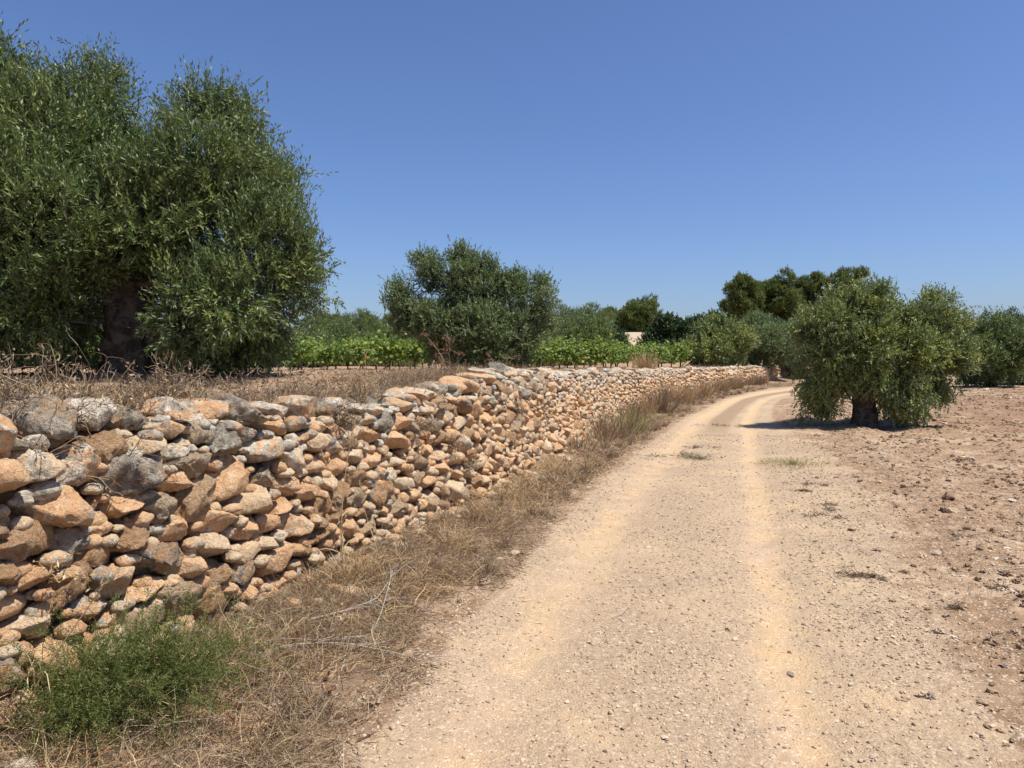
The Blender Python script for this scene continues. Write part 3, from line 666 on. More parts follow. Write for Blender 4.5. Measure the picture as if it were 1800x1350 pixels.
# --- the olive right of the track
OY = 16.8; OX = X_(1520, OY); OZ = gz(OX, OY)
def lo(px, py, dy, a, b, c): return lb(px, py, dy, a, b, c, OY, OX, OZ)
rl = [lo(1470, 665, -.1, .42, .4, .42), lo(1588, 562, .1, .34, .4, .34), lo(1505, 548, 0, .66, .7, .50), lo(1548, 538, .3, .30, .4, .34), lo(1640, 550, .2, .38, .5, .46), lo(1455, 565, -.2, .50, .5, .40), lo(1450, 620, -.3, .46, .55, .50), lo(1520, 610, -.4, .72, .6, .58),
      lo(1605, 612, -.3, .62, .6, .48), lo(1665, 622, .1, .42, .5, .36), lo(1435, 685, -.2, .26, .35, .34), lo(1445, 715, .0, .26, .3, .18), lo(1580, 690, -.4, .5, .5, .50), lo(1605, 715, -.1, .28, .35, .30), lo(1640, 670, .2, .28, .35, .22), lo(1520, 590, .8, .8, .6, .7), lo(1600, 640, .8, .8, .6, .55), lo(1530, 670, -.5, .3, .3, .42)]
for q in ((1470, 505, .2), (1500, 498, .2), (1530, 492, .2), (1556, 510, .15), (1618, 530, .14), (1652, 512, .18), (1680, 545, .17), (1690, 590, .16), (1412, 590, .17), (1410, 640, .16), (1705, 630, .15), (1420, 740, .16), (1600, 745, .16), (1560, 748, .15), (1660, 690, .15)):
    rl.append(lo(q[0], q[1] + (22 if q[1] < 550 else 0), (q[0] * 37 % 11) / 11 - .4, q[2] * 1.2, q[2] * 1.4, q[2] * 1.2))
make_tree('olive_tree', 'sprawling olive tree with light green low-hanging branches, in the field right of the track', 'tree', OX, OY, rl, M_OLIVE3,
          dict(r=.27, h=1.15, lean=(-.05, 0), k=18, nb=110, m=26, flare=.5), 13, 1300, per=12, shoot=.21, nleaf=12, lL=.080, lW=.026, up=.25, spread=.12, fill=.25, droop=1.6, zlow=1.6, lump=.36, twigs=.1, sprig=.15,
          keep=lambda p: (p[:, 2] > .10 + .14 * np.sin(p[:, 0] * 4.1) + .08 * np.sin(p[:, 0] * 9.7)) & ~((np.abs(p[:, 0] + .06) < .26) & (p[:, 2] < .78) & (p[:, 1] < .4)))

# --- background olives, carobs and pines
def rl_lobes(rng, w_, h_, base=.3, n=9):
    L = []
    for i in range(n):
        a = i * 2.4 + rng.uniform(-.3, .3); r = w_ * .30 * math.sqrt((i + .5) / n) * 1.35
        z = base + (h_ - base) * rng.uniform(.22, .72); s = w_ * rng.uniform(.15, .24)
        L.append((math.cos(a) * r, math.sin(a) * r, z, s, s, min(s * rng.uniform(.8, 1.1), (h_ - base) * .30)))
    L.append((0, 0, base + (h_ - base) * .55, w_ * .28, w_ * .28, (h_ - base) * .36)); L.append((0, 0, base + (h_ - base) * .28, w_ * .36, w_ * .36, (h_ - base) * .26)); return L
def bg_olive(px, Y, wpx, top, label, mat, seed, dens=1.0, base=.05, nm='olive_tree', group=None, kind='olive', leaf=(.14, .05), up=.5):
    x = X_(px, Y); zb = gz(x, Y); h_ = Z_(top, Y) - zb; w_ = wpx / F * Y; rng = np.random.default_rng(seed)
    return make_tree(nm, label, 'tree', x, Y, rl_lobes(rng, w_, h_, base), mat, dict(r=.16 + .03 * w_ / 4, h=h_ * .3, k=8, m=10, nb=20), seed, int(430 * dens), per=11, shoot=.26, nleaf=9,
                     lL=leaf[0], lW=leaf[1], up=up, spread=.17, fill=.22, droop=.8, zlow=h_ * .35, lump=.25, sprig=.2, group=group, bark=M_BARKD, kind=kind)
bg_olive(1265, 42, 118, 550, 'round yellow-green olive tree with a dark stout trunk behind the far end of the wall', M_OLIVE3, 21, 1.3)
o2 = bg_olive(1345, 46, 115, 552, 'grey-green olive tree immediately right of the round yellow-green one behind the wall end', M_OLIVE2, 22, 1.3)
bg_olive(1408, 50, 110, 553, 'grey-green olive tree half hidden by the left edge of the big roadside olive', M_OLIVE2, 23)
bg_olive(1012, 50, 125, 551, 'wide bushy olive tree behind the vines, right of the middle olive', M_OLIVE, 24, 1.3, nm='olive_tree')
bg_olive(1066, 56, 75, 566, 'small rounded green tree beside the pale field behind the vines', M_CAROB, 25, 1.0, nm='bushy_tree')
bg_olive(955, 46, 60, 592, 'low yellow-green tree showing at the right foot of the middle olive', M_OLIVE3, 26, .7, nm='bushy_tree')
cb = bg_olive(1170, 56, 92, 547, 'dark green carob tree just right of the pale field', M_CAROB, 27, 1.4, nm='carob_tree', leaf=(.15, .09))
bg_olive(1212, 62, 48, 557, 'narrow dark tree between the carob and the round yellow-green olive', M_CAROB, 28, .9, nm='carob_tree', leaf=(.15, .09))
bg_olive(1252, 60, 70, 543, 'dark tree top rising behind the round yellow-green olive', M_CAROB, 29, .9, nm='carob_tree', leaf=(.15, .09))
bg_olive(1742, 38, 135, 538, 'dark dense olive tree right behind the big roadside olive', M_OLIVE, 30, 1.7, leaf=(.13, .045))
bg_olive(1800, 42, 125, 547, 'olive tree cut by the right edge of the photo', M_OLIVE2, 31, 1.4)
bg_olive(1778, 62, 60, 537, 'dark tree top behind the olives at the right edge', M_CAROB, 32, .9, nm='carob_tree')
bg_olive(1690, 58, 110, 556, 'low olive tree seen in the gap right of the big roadside olive', M_OLIVE2, 33, 1.0)
bg_olive(600, 46, 125, 572, 'grey-green olive tree behind the vines, just right of the largest olive', M_OLIVE, 34, 1.3)
bg_olive(690, 47, 115, 574, 'grey-green olive tree behind the vines, just left of the middle olive', M_OLIVE, 35, 1.3)
bg_olive(540, 40, 90, 585, 'darker olive tree partly covered by the right edge of the largest olive', M_OLIVE, 36, 1.0)
far_g = 'grey-green olive trees of the grove far behind the largest olive'
src = bg_olive(460, 42, 130, 570, 'grey-green grove olive beyond the largest olive, rightmost of its grove', M_OLIVE2, 37, 1.2, group=far_g)
for i, (px, Y) in enumerate(((370, 38), (285, 44), (200, 40), (110, 43), (20, 39), (-90, 44), (-200, 40), (330, 52), (140, 54))):
    x = X_(px, Y); copy_tree(src, (x, Y, gz(x, Y)), px * .1, 1.0, 'grey-green grove olive beyond the largest olive, %s from the right' % ORD[[1, 3, 4, 6, 7, 8, 9, 2, 5][i]])
g2 = 'distant olive trees along the far side of the fields'
src2 = bg_olive(1500, 60, 130, 556, 'distant olive tree behind the big roadside olive', M_OLIVE, 38, 1.1, group=g2)
for px, Y in ((1590, 56), (1900, 44), (2020, 50), (1640, 75), (1750, 80), (1850, 70), (1450, 72)):
    x = X_(px, Y); copy_tree(src2, (x, Y, gz(x, Y)), px * .1, 1.0, 'distant olive tree beyond the right-hand field, %s from the left' % ORD[sorted([1590, 1900, 2020, 1640, 1750, 1850, 1450]).index(px)])
g3 = 'far low trees on the rise beyond the vineyard'
for px, Y in ((860, 66), (770, 62), (930, 64), (640, 66), (560, 60), (985, 74), (1040, 80)):
    x = X_(px, Y); copy_tree(src2, (x, Y, gz(x, Y)), px * .17, .85, 'far low tree on the rise beyond the vineyard, %s from the left' % ORD[sorted([860, 770, 930, 640, 560, 985, 1040]).index(px)], g3)

def pine(px, Y, wpx, top, label, seed, crown_base, group=None):
    x = X_(px, Y); zb = gz(x, Y); h_ = Z_(top, Y) - zb; w_ = wpx / F * Y; rng = np.random.default_rng(seed); cb_ = Z_(crown_base, Y) - zb
    L = []; H_ = h_ - cb_
    for i in range(22):
        a = i * 2.4 + rng.uniform(-.6, .6); f_ = (i + .5) / 22; q = (0.55 + .75 * f_) if f_ < .45 else math.sqrt(max(.05, 1 - ((f_ - .45) / .6) ** 2)); r = w_ * .42 * q * rng.uniform(.45, 1.0)
        s = w_ * rng.uniform(.09, .155); L.append((math.cos(a) * r, math.sin(a) * r, cb_ + H_ * (.10 + .78 * f_) + rng.normal() * H_ * .04, s, s, s * rng.uniform(.8, 1.25)))
    L.append((0, 0, (cb_ + h_) / 2, w_ * .17, w_ * .17, H_ * .32))
    return make_tree('pine_tree', label, 'tree', x, Y, L, M_PINE, dict(r=.22, h=cb_ * .8, k=8, m=10, nb=50, flare=.2, gn=.15, lean=(rng.normal() * .3, 0)), seed, 1000, per=9, shoot=.32, nleaf=9,
                     lL=.21, lW=.06, up=.9, spread=.15, fill=.15, lump=.25, bark=M_BARKD, group=group)
pine(1104, 100, 66, 540, 'pine crown between the lower left and taller right pine above the pale field', 62, 606)
pine(1336, 84, 70, 492, 'pine crown filling the space between the first two pines of the tall group', 60, 575)
pine(1398, 88, 70, 497, 'lower pine crown between the second and third pines of the tall group', 61, 580)
pine(1304, 80, 84, 484, 'leftmost round-crowned pine of the tall group right of centre', 51, 572)
p2 = pine(1366, 82, 100, 478, 'second tall pine from the left in the group right of centre', 52, 575)
pine(1428, 86, 78, 473, 'third tall pine of the group, above the left shoulder of the roadside olive', 53, 580)
pine(1482, 88, 100, 466, 'tallest pine of the group, behind the top of the roadside olive', 54, 580)
pine(1080, 98, 84, 546, 'lower left pine of the pair above the pale field', 55, 606)
pine(1128, 94, 84, 522, 'taller domed right pine of the pair above the pale field', 56, 606)
pine(582, 96, 70, 552, 'broad far pine next to the right edge of the largest olive', 57, 605)
pine(645, 96, 34, 551, 'small lone round pine between the two broader far pines', 58, 605)
pine(695, 92, 66, 553, 'far pine partly hidden by the left side of the middle olive', 59, 605)

# ------------------------------------------------------------------ vineyard
def build_vines():
    protos = []
    for k in range(5):
        rng = np.random.default_rng(100 + k); root = bpy.data.objects.new('grape_vine', None); COL.objects.link(root)
        tag(root, 'leafy green grapevine in the rows behind the front row of vines', 'grapevine', 'grapevines in rows on the terrace')
        n = 360; P = rng.normal(size=(n, 3)) * np.array([.33, .24, .21]) + np.array([0, 0, .68]); P[:, 2] += .12 * np.abs(np.sin(P[:, 0] * 7 + k))
        sh = rng.random(n) < .12; P[sh, 2] += rng.uniform(.1, .42, sh.sum())
        P[:, 2] = np.maximum(P[:, 2], .34 + .06 * rng.normal(size=n))
        out = nrm((P - np.array([0, 0, .55])) * np.array([.6, 1.5, 1.5]) + rng.normal(size=(n, 3)) * .25)
        N = nrm(out * .7 + np.array([0, 0, .55]) + rng.normal(size=(n, 3)) * .4); D = nrm(np.cross(N, rng.normal(size=(n, 3))) + np.array([0, 0, -.5])); N = nrm(N - (N * D).sum(1, keepdims=True) * D)
        V, Fc = leaf_arrays(P, D, N, rng.uniform(.10, .17, n), rng.uniform(.11, .18, n), 'vine')
        link('foliage', mesh('foliage', V, Fc, dict(rnd=np.repeat(rng.random(n), 8), tint=np.repeat(np.clip(rng.random(n) * .97 + .1 * (k == 2), 0, 1), 8))), M_VINE, root)
        acc = Acc(); tubep(acc, [(0, 0, -.1), (.05, .02, .2), (-.03, 0, .5)], .045, .03, 7, .3, k, 8)
        for s in (-1, 1): tubep(acc, [(-.03, 0, .42), (.18 * s, .02, .55), (.42 * s, 0, .66)], .022, .010, 5, .2, k, 6)
        acc.build('stem', M_BARKD, root, True); protos.append(root)
    rng = np.random.default_rng(5); i = 0; nf = 0
    for row in range(3):
        A = np.array([-15.0, 23.2 + 2.6 * row]); B = np.array([-2.0, 27.5 + 2.6 * row]); C = np.array([8.8, 37.2 + 2.6 * row])
        pth = np.array([A, B, C]); sg = np.concatenate([[0], np.cumsum(np.hypot(*np.diff(pth, axis=0).T))])
        for s in np.arange(0, sg[-1], 1.0):
            x = np.interp(s, sg, pth[:, 0]) + rng.normal() * .06; y = np.interp(s, sg, pth[:, 1]) + rng.normal() * .08
            if rng.random() < .09: continue
            o = protos[i % 5]; loc = (x, y, gz(x, y)); sc_ = rng.uniform(.78, 1.12); rz = (math.atan2(4.3, 13) if s < sg[1] else math.atan2(9.7, 10.8)) + (math.pi if rng.random() < .5 else 0) + rng.normal() * .15
            c_ = o
            if i < 5: o.location = loc; o.rotation_euler = (0, 0, rz); o.scale = (sc_,) * 3
            else: c_ = copy_tree(o, loc, rz, sc_)
            if row: c_['label'] = 'leafy green grapevine in the rows behind the front row of vines'
            if row == 0: nf += 1; c_['label'] = 'leafy green grapevine on a dark stem, %s from the left in the front row' % ORD[nf - 1]
            i += 1
build_vines()

# ------------------------------------------------------------------ gravel, clods, loose stones
def pebbles(rng, x, y, s, mat, name, label, cat, sub=0, flat=.6, sink=.25, tintp=None):
    n = len(x); N, Fc = ICO[sub]; k = len(N)
    z = hgt(x, y)
    S = s[:, None, None] * np.stack([rng.uniform(.8, 1.5, n), rng.uniform(.7, 1.1, n), rng.uniform(.4, .9, n) * flat / .6], 1)[:, None]
    V = N[None] * (1 + .32 * rng.normal(size=(n, k))[..., None]) * S
    a = rng.uniform(0, 6.28, n); ca, sa = np.cos(a)[:, None], np.sin(a)[:, None]
    V = np.stack([V[..., 0] * ca - V[..., 1] * sa, V[..., 0] * sa + V[..., 1] * ca, V[..., 2]], -1)
    V += np.stack([x, y, z + s * sink], -1)[:, None]
    Fa = (Fc[None] + (np.arange(n) * k)[:, None, None]).reshape(-1, 3)
    o = link(name, mesh(name, V.reshape(-1, 3), Fa, dict(rnd=np.repeat(rng.random(n), k), tint=np.repeat(rng.random(n), k)), False), mat)
    tag(o, label, cat, kind='stuff'); return o
rng = np.random.default_rng(77)
def scatter(n, r0, r1, a0=-48, a1=48, pw=1.0):
    u = rng.random(n); r = r0 * (r1 / r0) ** u if pw == 0 else (r0 ** pw + u * (r1 ** pw - r0 ** pw)) ** (1 / pw)
    a = np.radians(rng.uniform(a0, a1, n)); return r * np.sin(a), r * np.cos(a)
x, y = scatter(170000, 2.2, 16, -25, 48, 1.0); sd, t, wd = zones(x, y)
rr = np.exp(-((t - .23) / .15) ** 2) + np.exp(-((t - np.interp(y, RTY, RTC)) / .11) ** 2)
m = (t > -.1) & (t < 2.0) & (rng.random(len(x)) > .8 * rr) & (rng.random(len(x)) < .55 + .45 * np.exp(-((t - 1.12) / .2) ** 2) + .45 * np.exp(-((t + .0) / .12) ** 2)) & (rng.random(len(x)) < np.clip(1.9 - .65 * np.clip(t, 0, 3), .1, 1)) & (vn2(x * 2.2, y * 2.2, 51) + rng.normal(size=len(x)) * .6 > -.35)
x, y = x[m], y[m]; pebbles(rng, x, y, np.exp(rng.normal(size=len(x)) * .38) * .0043 * (1 + .05 * np.hypot(x, y)), M_PEB, 'gravel', 'fine pale gravel scattered over the dirt track', 'gravel')
x, y = scatter(42000, 2.2, 45, 3, 48, .9); sd, t, wd = zones(x, y)
m = (t > 1.15) & (rng.random(len(x)) < sm(1.0, 2.2, t)) & (vn2(x * 1.1, y * 1.1, 61) + rng.normal(size=len(x)) * .5 > -.1)
x, y = x[m], y[m]; pebbles(rng, x, y, np.exp(rng.normal(size=len(x)) * .5) * .0085 * (1 + .04 * np.hypot(x, y)), M_CLOD, 'soil_clods', 'small reddish clods of tilled earth across the field', 'soil', 1)
x, y = scatter(5200, 5, 42, 8, 48, .7); sd, t, wd = zones(x, y); m = (t > 1.35) & (np.sin((x * .9 - y * .35) * 5.5 + 2 * vn2(x * .5, y * .5, 2)) + rng.normal(size=len(x)) * .7 + vn2(x * .6, y * .6, 91) > .3)
x, y = x[m], y[m]; pebbles(rng, x, y, np.exp(rng.normal(size=len(x)) * .4) * .017, M_CLOD, 'soil_clods', 'larger dark clods turned up by the plough in the right field', 'soil', 2)
x, y = scatter(26000, 5, 40, -60, 15, .8); sd, t, wd = zones(x, y); m = (sd < -.5) & (sd > -22)
x, y = x[m], y[m]; pebbles(rng, x, y, np.exp(rng.normal(size=len(x)) * .5) * .014, M_CLOD, 'soil_clods', 'earth clods on the terrace between wall and vines', 'soil', 1)
x, y = scatter(1500, 2.4, 40, -35, 48, .8); sd, t, wd = zones(x, y); m = (sd > .05) & ((t < .02) | (t > 1.1))
x, y = x[m], y[m]; pebbles(rng, x, y, np.exp(rng.normal(size=len(x)) * .45) * .014, M_PEB, 'small_stones', 'small pale stones strewn on verge and field', 'stones', 2)

def rock(name, label, x, y, s, grey, seed, cat='stone', group=None, sh=(1.3, 1, .7)):
    rng = np.random.default_rng(seed); N, _f = ICO[3]; l = N * np.array(sh) * s
    for _k in range(7):
        dn = nrm(rng.normal(size=3)); q = (N @ dn) - rng.uniform(.5, .85); l = l - np.clip(q, 0, None)[:, None] * dn * s
    l = l + N * (s * .16 * fbm(N * 1.9 + rng.uniform(0, 50, 3), 2, 4))[:, None]
    o = link(name, mesh(name, l, ICO[3][1], dict(grey=np.full(len(l), grey), rnd=np.full(len(l), .9), pit=np.full(len(l), .3)), True), M_STONE, None, (x, y, gz(x, y) + s * .2))
    o.rotation_euler = (0, 0, rng.uniform(0, 6)); return tag(o, label, cat, group)
def G(px, py):  # ground point under an apparent place
    Y = CAMZ * F / (py - 624.9); return X_(px, Y), Y
for px, py, s, g_, lbx in ((1562, 1020, .045, .35, 'pale flat stone beside the long dark twig right of the track'), (1503, 932, .036, .5, 'small white angular stone in the gravel right of the track'),
                      (1651, 975, .045, .4, 'whitish upright stone on bare soil at the right'), (905, 975, .045, .45, 'round white stone at the edge of the dry grass verge'),
                      (878, 985, .03, .3, 'small cream stone left of the round white one on the verge'), (1548, 845, .05, .3, 'cream stone on the gravel edge beneath the roadside olive'),
                      (1703, 808, .09, .35, 'broad pale stone lying in the tilled field'), (1680, 905, .05, .3, 'pale stone lying in the tilled field nearest the bare furrows'),
                      (460, 1128, .05, .1, 'orange rounded stone fallen at the foot of the wall'), (738, 1003, .035, .2, 'little pale stone on the verge below the wall')):
    xx, yy = G(px, py); rock('loose_stone', lbx, xx, yy, s, g_, int(px))

# ------------------------------------------------------------------ dry grass and brush
def grass(rng, x, y, L, Wd, lie, curl=.22, grav=.12, m=5):
    n = len(x); z = hgt(x, y); P0 = np.stack([x, y, z + .002], 1); a = rng.uniform(0, 6.28, n)
    D = np.stack([np.cos(a), np.sin(a), lie * rng.uniform(.3, 1.7, n)], 1); D = nrm(D)
    P = walks(rng, P0, D, L, m, curl, grav); P[..., 2] = np.maximum(P[..., 2], z[:, None] + .003 + .012 * rng.random((n, 1)))
    Wt = Wd[:, None] * np.linspace(1, .25, m)[None]
    V, Fc = ribbons(P, Wt, rng.normal(size=(n, 1, 3)))
    r = np.repeat(rng.random(n), m * 2); return V, Fc, r
rng = np.random.default_rng(301)
def addg(acc, rng, x, y, L, W, lie, **k):
    V, Fc, r = grass(rng, x, y, L, W, lie, **k); acc.add(V, Fc, rnd=r, tint=np.repeat(rng.random(len(x)), len(V) // len(x)))
# litter on the near verge
acc = Acc()
x, y = scatter(330000, 2.2, 9, -42, 12, 1.0); sd, t, wd = zones(x, y); X1 = x
den = vn2(x * 2.2, y * 2.2, 71) * .5 + .5
edge = -t * wd / np.maximum(.2, sd - t * wd)     # 0 at road edge, 1 at wall
m = (sd > -.02) & (t < .03) & (rng.random(len(x)) < np.clip(edge * 1.6 + .02 + .5 * (den - .5), 0, 1) * np.clip(1.25 - (y - 4.5) * .16, .3, 1) * (1 - .7 * sm(.5, .8, edge) * sm(5.2, 6.2, y))) & (rng.random(len(x)) < .25 + .75 * sm(.25, .6, den))
x, y = x[m], y[m]; n = len(x); h = n // 2
addg(acc, rng, x[:h], y[:h], rng.uniform(.03, .13, h), rng.uniform(.002, .0048, h), .25, curl=.35)
addg(acc, rng, x[h:], y[h:], rng.uniform(.06, .24, n - h), rng.uniform(.0018, .004, n - h), .6, curl=.25, grav=.12)
acc2 = Acc(); q_ = rng.random(n) < .35; xq, yq = x[q_], y[q_]; nq = len(xq)
addg(acc2, rng, xq, yq, rng.uniform(.03, .16, nq), rng.uniform(.003, .008, nq), .3, curl=.45)
tag(acc2.build('dead_litter', M_BRUSH), 'dark brown crumbled weed litter under the straw at the foot of the wall', 'litter', kind='stuff')
ncl = 170; yc_ = rng.uniform(2.6, 11, ncl); fc_ = rng.random(ncl) ** .8; xc_ = wx(yc_) + .04 + fc_ * .72 * (lx(yc_) - wx(yc_)); kk_ = 46
xs2 = np.repeat(xc_, kk_) + rng.normal(size=ncl * kk_) * .055; ys2 = np.repeat(yc_, kk_) + rng.normal(size=ncl * kk_) * .055; n2_ = len(xs2)
acc5 = Acc(); addg(acc5, rng, xs2, ys2, rng.uniform(.06, .26, n2_) * np.repeat(rng.uniform(.6, 1.3, ncl), kk_), rng.uniform(.003, .0075, n2_), 1.1, curl=.25, grav=.16, m=6)
tag(acc5.build('dry_straw', M_GOLD), 'pale broad-bladed dry straw bunches bending over the litter of the verge', 'dry grass', kind='stuff')
nl_ = 1000; us = rng.uniform(2.5, 7.0, nl_) ; fr_ = rng.random(nl_); xs_ = wx(us) + .05 + fr_ * .8 * (lx(us) - wx(us)); zs_ = hgt(xs_, us)
Pl = walks(rng, np.stack([xs_, us, zs_ + .02], 1), np.stack([rng.normal(size=nl_), rng.normal(size=nl_), rng.uniform(.0, .7, nl_)], 1), rng.uniform(.15, .5, nl_), 8, .18, .08); Pl[..., 2] = np.maximum(Pl[..., 2], zs_[:, None] + .006)
acc3 = Acc(); V, Fc = tubes(Pl, np.tile(np.linspace(.0022, .001, 8), (nl_, 1)), 3); acc3.add(V, Fc, rnd=np.repeat(rng.random(nl_), 24), tint=np.repeat(rng.random(nl_), 24))
tag(acc3.build('dry_stems', M_BRUSH), 'long bent dead stems tangled over the straw of the near verge', 'dry stems', kind='stuff')
# further verge
x, y = scatter(190000, 8, 46, -10, 26, .6); sd, t, wd = zones(x, y); den = vn2(x * 1.5, y * 1.5, 72) * .5 + .5
edge = -t * wd / np.maximum(.2, sd - t * wd)
m = (sd > -.02) & (t < .0) & (rng.random(len(x)) < np.clip(edge * 3.2, 0, 1)) & (rng.random(len(x)) < .15 + .85 * sm(.2, .55, den)) & (rng.random(len(x)) < 1 - .75 * sm(.5, .8, edge) * (1 - sm(11, 14, y))); x, y = x[m], y[m]; n = len(x)
addg(acc, rng, x, y, rng.uniform(.06, .28, n), rng.uniform(.004, .008, n) * (1 + y * .03), .6, curl=.2)
tag(acc.build('dry_grass', M_STRAW), 'mat of dry straw and grass litter along the foot of the wall', 'dry grass', kind='stuff')
# straw and dead weeds along the wall head / terrace edge
acc = Acc()
ya = rng.uniform(1.0, 14, 90000) ; sdv = -rng.uniform(.28, 1.0, len(ya)) * (1 + 1.2 * rng.random(len(ya)) ** 2); xa = wx(ya) + sdv * 1.05
m = (vn2(xa * 1.8, ya * 1.8, 73) + rng.normal(size=len(xa)) * .4 > -.15) & (rng.random(len(xa)) < np.clip(1.5 - ya / 10, .25, 1)); xa, ya = xa[m], ya[m]; n = len(xa)
addg(acc, rng, xa, ya, rng.uniform(.05, .34, n), rng.uniform(.003, .006, n), .9, curl=.3, grav=.12)
yb = rng.uniform(10, 48, 16000); xb = wx(yb) - rng.uniform(.3, 2.2, len(yb)); m = vn2(xb * .8, yb * .8, 74) > .05; xb, yb = xb[m], yb[m]; n = len(xb)
addg(acc, rng, xb, yb, rng.uniform(.08, .35, n), rng.uniform(.004, .008, n) * (1 + yb * .015), .9, curl=.15)
acc4 = Acc(); yc = rng.uniform(1.0, 9, 16000); xc = wx(yc) - rng.uniform(.3, 1.1, len(yc)); mc = vn2(xc * 2.1, yc * 2.1, 77) > -.15; xc, yc = xc[mc], yc[mc]; nc = len(xc)
addg(acc4, rng, xc, yc, rng.uniform(.06, .30, nc), rng.uniform(.003, .009, nc), 1.0, curl=.35)
tag(acc4.build('dead_litter', M_BRUSH), 'dark brown dead weed tangle along the terrace edge', 'litter', kind='stuff')
tag(acc.build('dry_grass', M_STRAW), 'bleached dead grass matted along the top of the wall', 'dry grass', kind='stuff')
# sparse dry bits over the field
acc = Acc()
x, y = scatter(30000, 2.3, 30, 8, 48, .8); sd, t, wd = zones(x, y); m = (t > 1.25) & (vn2(x * 1.7, y * 1.7, 81) * .6 + vn2(x * .5, y * .5, 82) * .5 + rng.normal(size=len(x)) * .12 > .38); x, y = x[m], y[m]; n = len(x)
addg(acc, rng, x, y, rng.uniform(.03, .10, n), rng.uniform(.0018, .004, n), .35, curl=.35)
tag(acc.build('dry_grass', M_BRUSH), 'sparse withered weeds and root bits on the bare soil', 'dry grass', kind='stuff')

# --- single tufts
def tuft(name, label, cat, x, y, n, h_, spr, w_, mat, seed, lean=(0, 0), group=None, z=None, curl=.1, rad=.05, heads=0):
    rng = np.random.default_rng(seed); a = rng.uniform(0, 6.28, n); q = rng.random(n)
    P0 = np.stack([np.cos(a) * rad * q, np.sin(a) * rad * q, np.zeros(n)], 1)
    D = np.stack([np.cos(a) * spr * q + lean[0], np.sin(a) * spr * q + lean[1], np.ones(n)], 1)
    P = walks(rng, P0, D, h_ * rng.uniform(.5, 1.1, n), 6, curl, .04); V, Fc = ribbons(P, w_ * np.linspace(1, .3, 6)[None] * np.ones((n, 1)), rng.normal(size=(n, 1, 3)))
    acc = Acc().add(V, Fc, rnd=np.repeat(rng.random(n), 12), tint=np.repeat(rng.random(n), 12))
    if heads:
        k = heads; hp = P[:k, -1]; hh = np.repeat(hp, 9, 0) + rng.normal(size=(k * 9, 3)) * .012 - np.repeat(nrm(P[:k, -1] - P[:k, -2]), 9, 0) * rng.uniform(0, .09, (k * 9, 1))
        DD = nrm(np.repeat(nrm(P[:k, -1] - P[:k, -2]), 9, 0) + rng.normal(size=(k * 9, 3)) * .35); NN = nrm(np.cross(DD, rng.normal(size=DD.shape)))
        V, Fc = leaf_arrays(hh, DD, NN, np.full(k * 9, .03), np.full(k * 9, .006)); acc.add(V, Fc, rnd=np.repeat(rng.random(k * 9), 4), tint=0.3)
    o = acc.build(name, mat, None, False, (x, y, gz(x, y) if z is None else z)); return tag(o, label, cat, group)
tg = 'dry brown grass tufts along the verge'
rngt = np.random.default_rng(9); k = 0
for i in range(150):
    Y = 5.2 + 31 * rngt.random() ** 1.3; sdd = rngt.uniform(.15, .95) * (lx(Y) - wx(Y)); xx = float(wx(Y) + sdd)
    tuft('grass_tuft', 'small dry brown grass tuft on the verge between the wall and the track', 'grass tuft', xx, Y, int(rngt.integers(30, 75)), rngt.uniform(.08, .19), 1.1, .005 * (1 + Y * .05), (M_STRAW, M_BRUSH, M_STRAW)[i % 3], 500 + i, group=tg, rad=rngt.uniform(.03, .10))
xx = X_(1135, 25); tuft('grass_tuft', 'bushy orange-brown dry grass clump on top of the wall in front of the vines', 'grass tuft', xx, 25, 420, .78, .75, .014, M_GOLD, 900, (-.12, 0), rad=.22)
def onverge(px, Y): return X_(px, Y), Y
for px, Y, n, h_, mat, l in ((1112, 15.2, 300, .62, M_GREENGRASS, 'yellow-green tall grass clump growing against the wall halfway along'), (1090, 14.2, 220, .45, M_STRAW, 'pale dry grass clump left of the yellow-green one against the wall'),
                     (1165, 20.5, 340, .95, M_BRUSH, 'rust-brown dry bush leaning on the wall beyond the yellow-green grass'), (1205, 24.5, 260, .75, M_GOLD, 'golden dry grass clump at the bend of the wall'),
                     (1238, 29, 260, .8, M_GOLD, 'tall golden dry grass beside the far stretch of the wall'), (1288, 36, 200, .7, M_STRAW, 'dry weeds before the last stones of the wall'), (1222, 27, 200, .6, M_BRUSH, 'brown dead weeds at the bend of the wall foot'),
                     (1015, 12.0, 160, .34, M_STRAW, 'dry straw clump at the wall foot before the track bends')):
    xx, Y = onverge(px, Y); xw = float(wx(Y)) + .2; xx = max(xx, xw)
    tuft('dry_bush' if mat is M_BRUSH else 'grass_tuft', l, 'dry bush' if mat is M_BRUSH else 'grass tuft', xx, Y, n, h_, .8, .006 + Y * .0003, mat, int(px), rad=.3)
rb = np.random.default_rng(18)
for i in range(34):
    Y = 12 + 30 * rb.random() ** .8; xx = float(wx(Y)) + rb.uniform(.1, .5)
    tuft('dry_bush', 'dry weedy bush against the curving wall foot, one of many past the halfway point', 'dry bush', xx, Y, 150, rb.uniform(.3, .75), .85, .006 + Y * .0003, (M_BRUSH, M_STRAW, M_GOLD, M_BRUSH)[i % 4], 1500 + i, rad=.25, group='dry weedy bushes along the curving wall foot')
xx, yy = G(1395, 815); tuft('grass_tuft', 'patch of short greenish grass at the right edge of the track', 'grass tuft', xx, yy, 700, .09, 1.1, .005, M_GREENGRASS, 905, rad=.55, curl=.2)
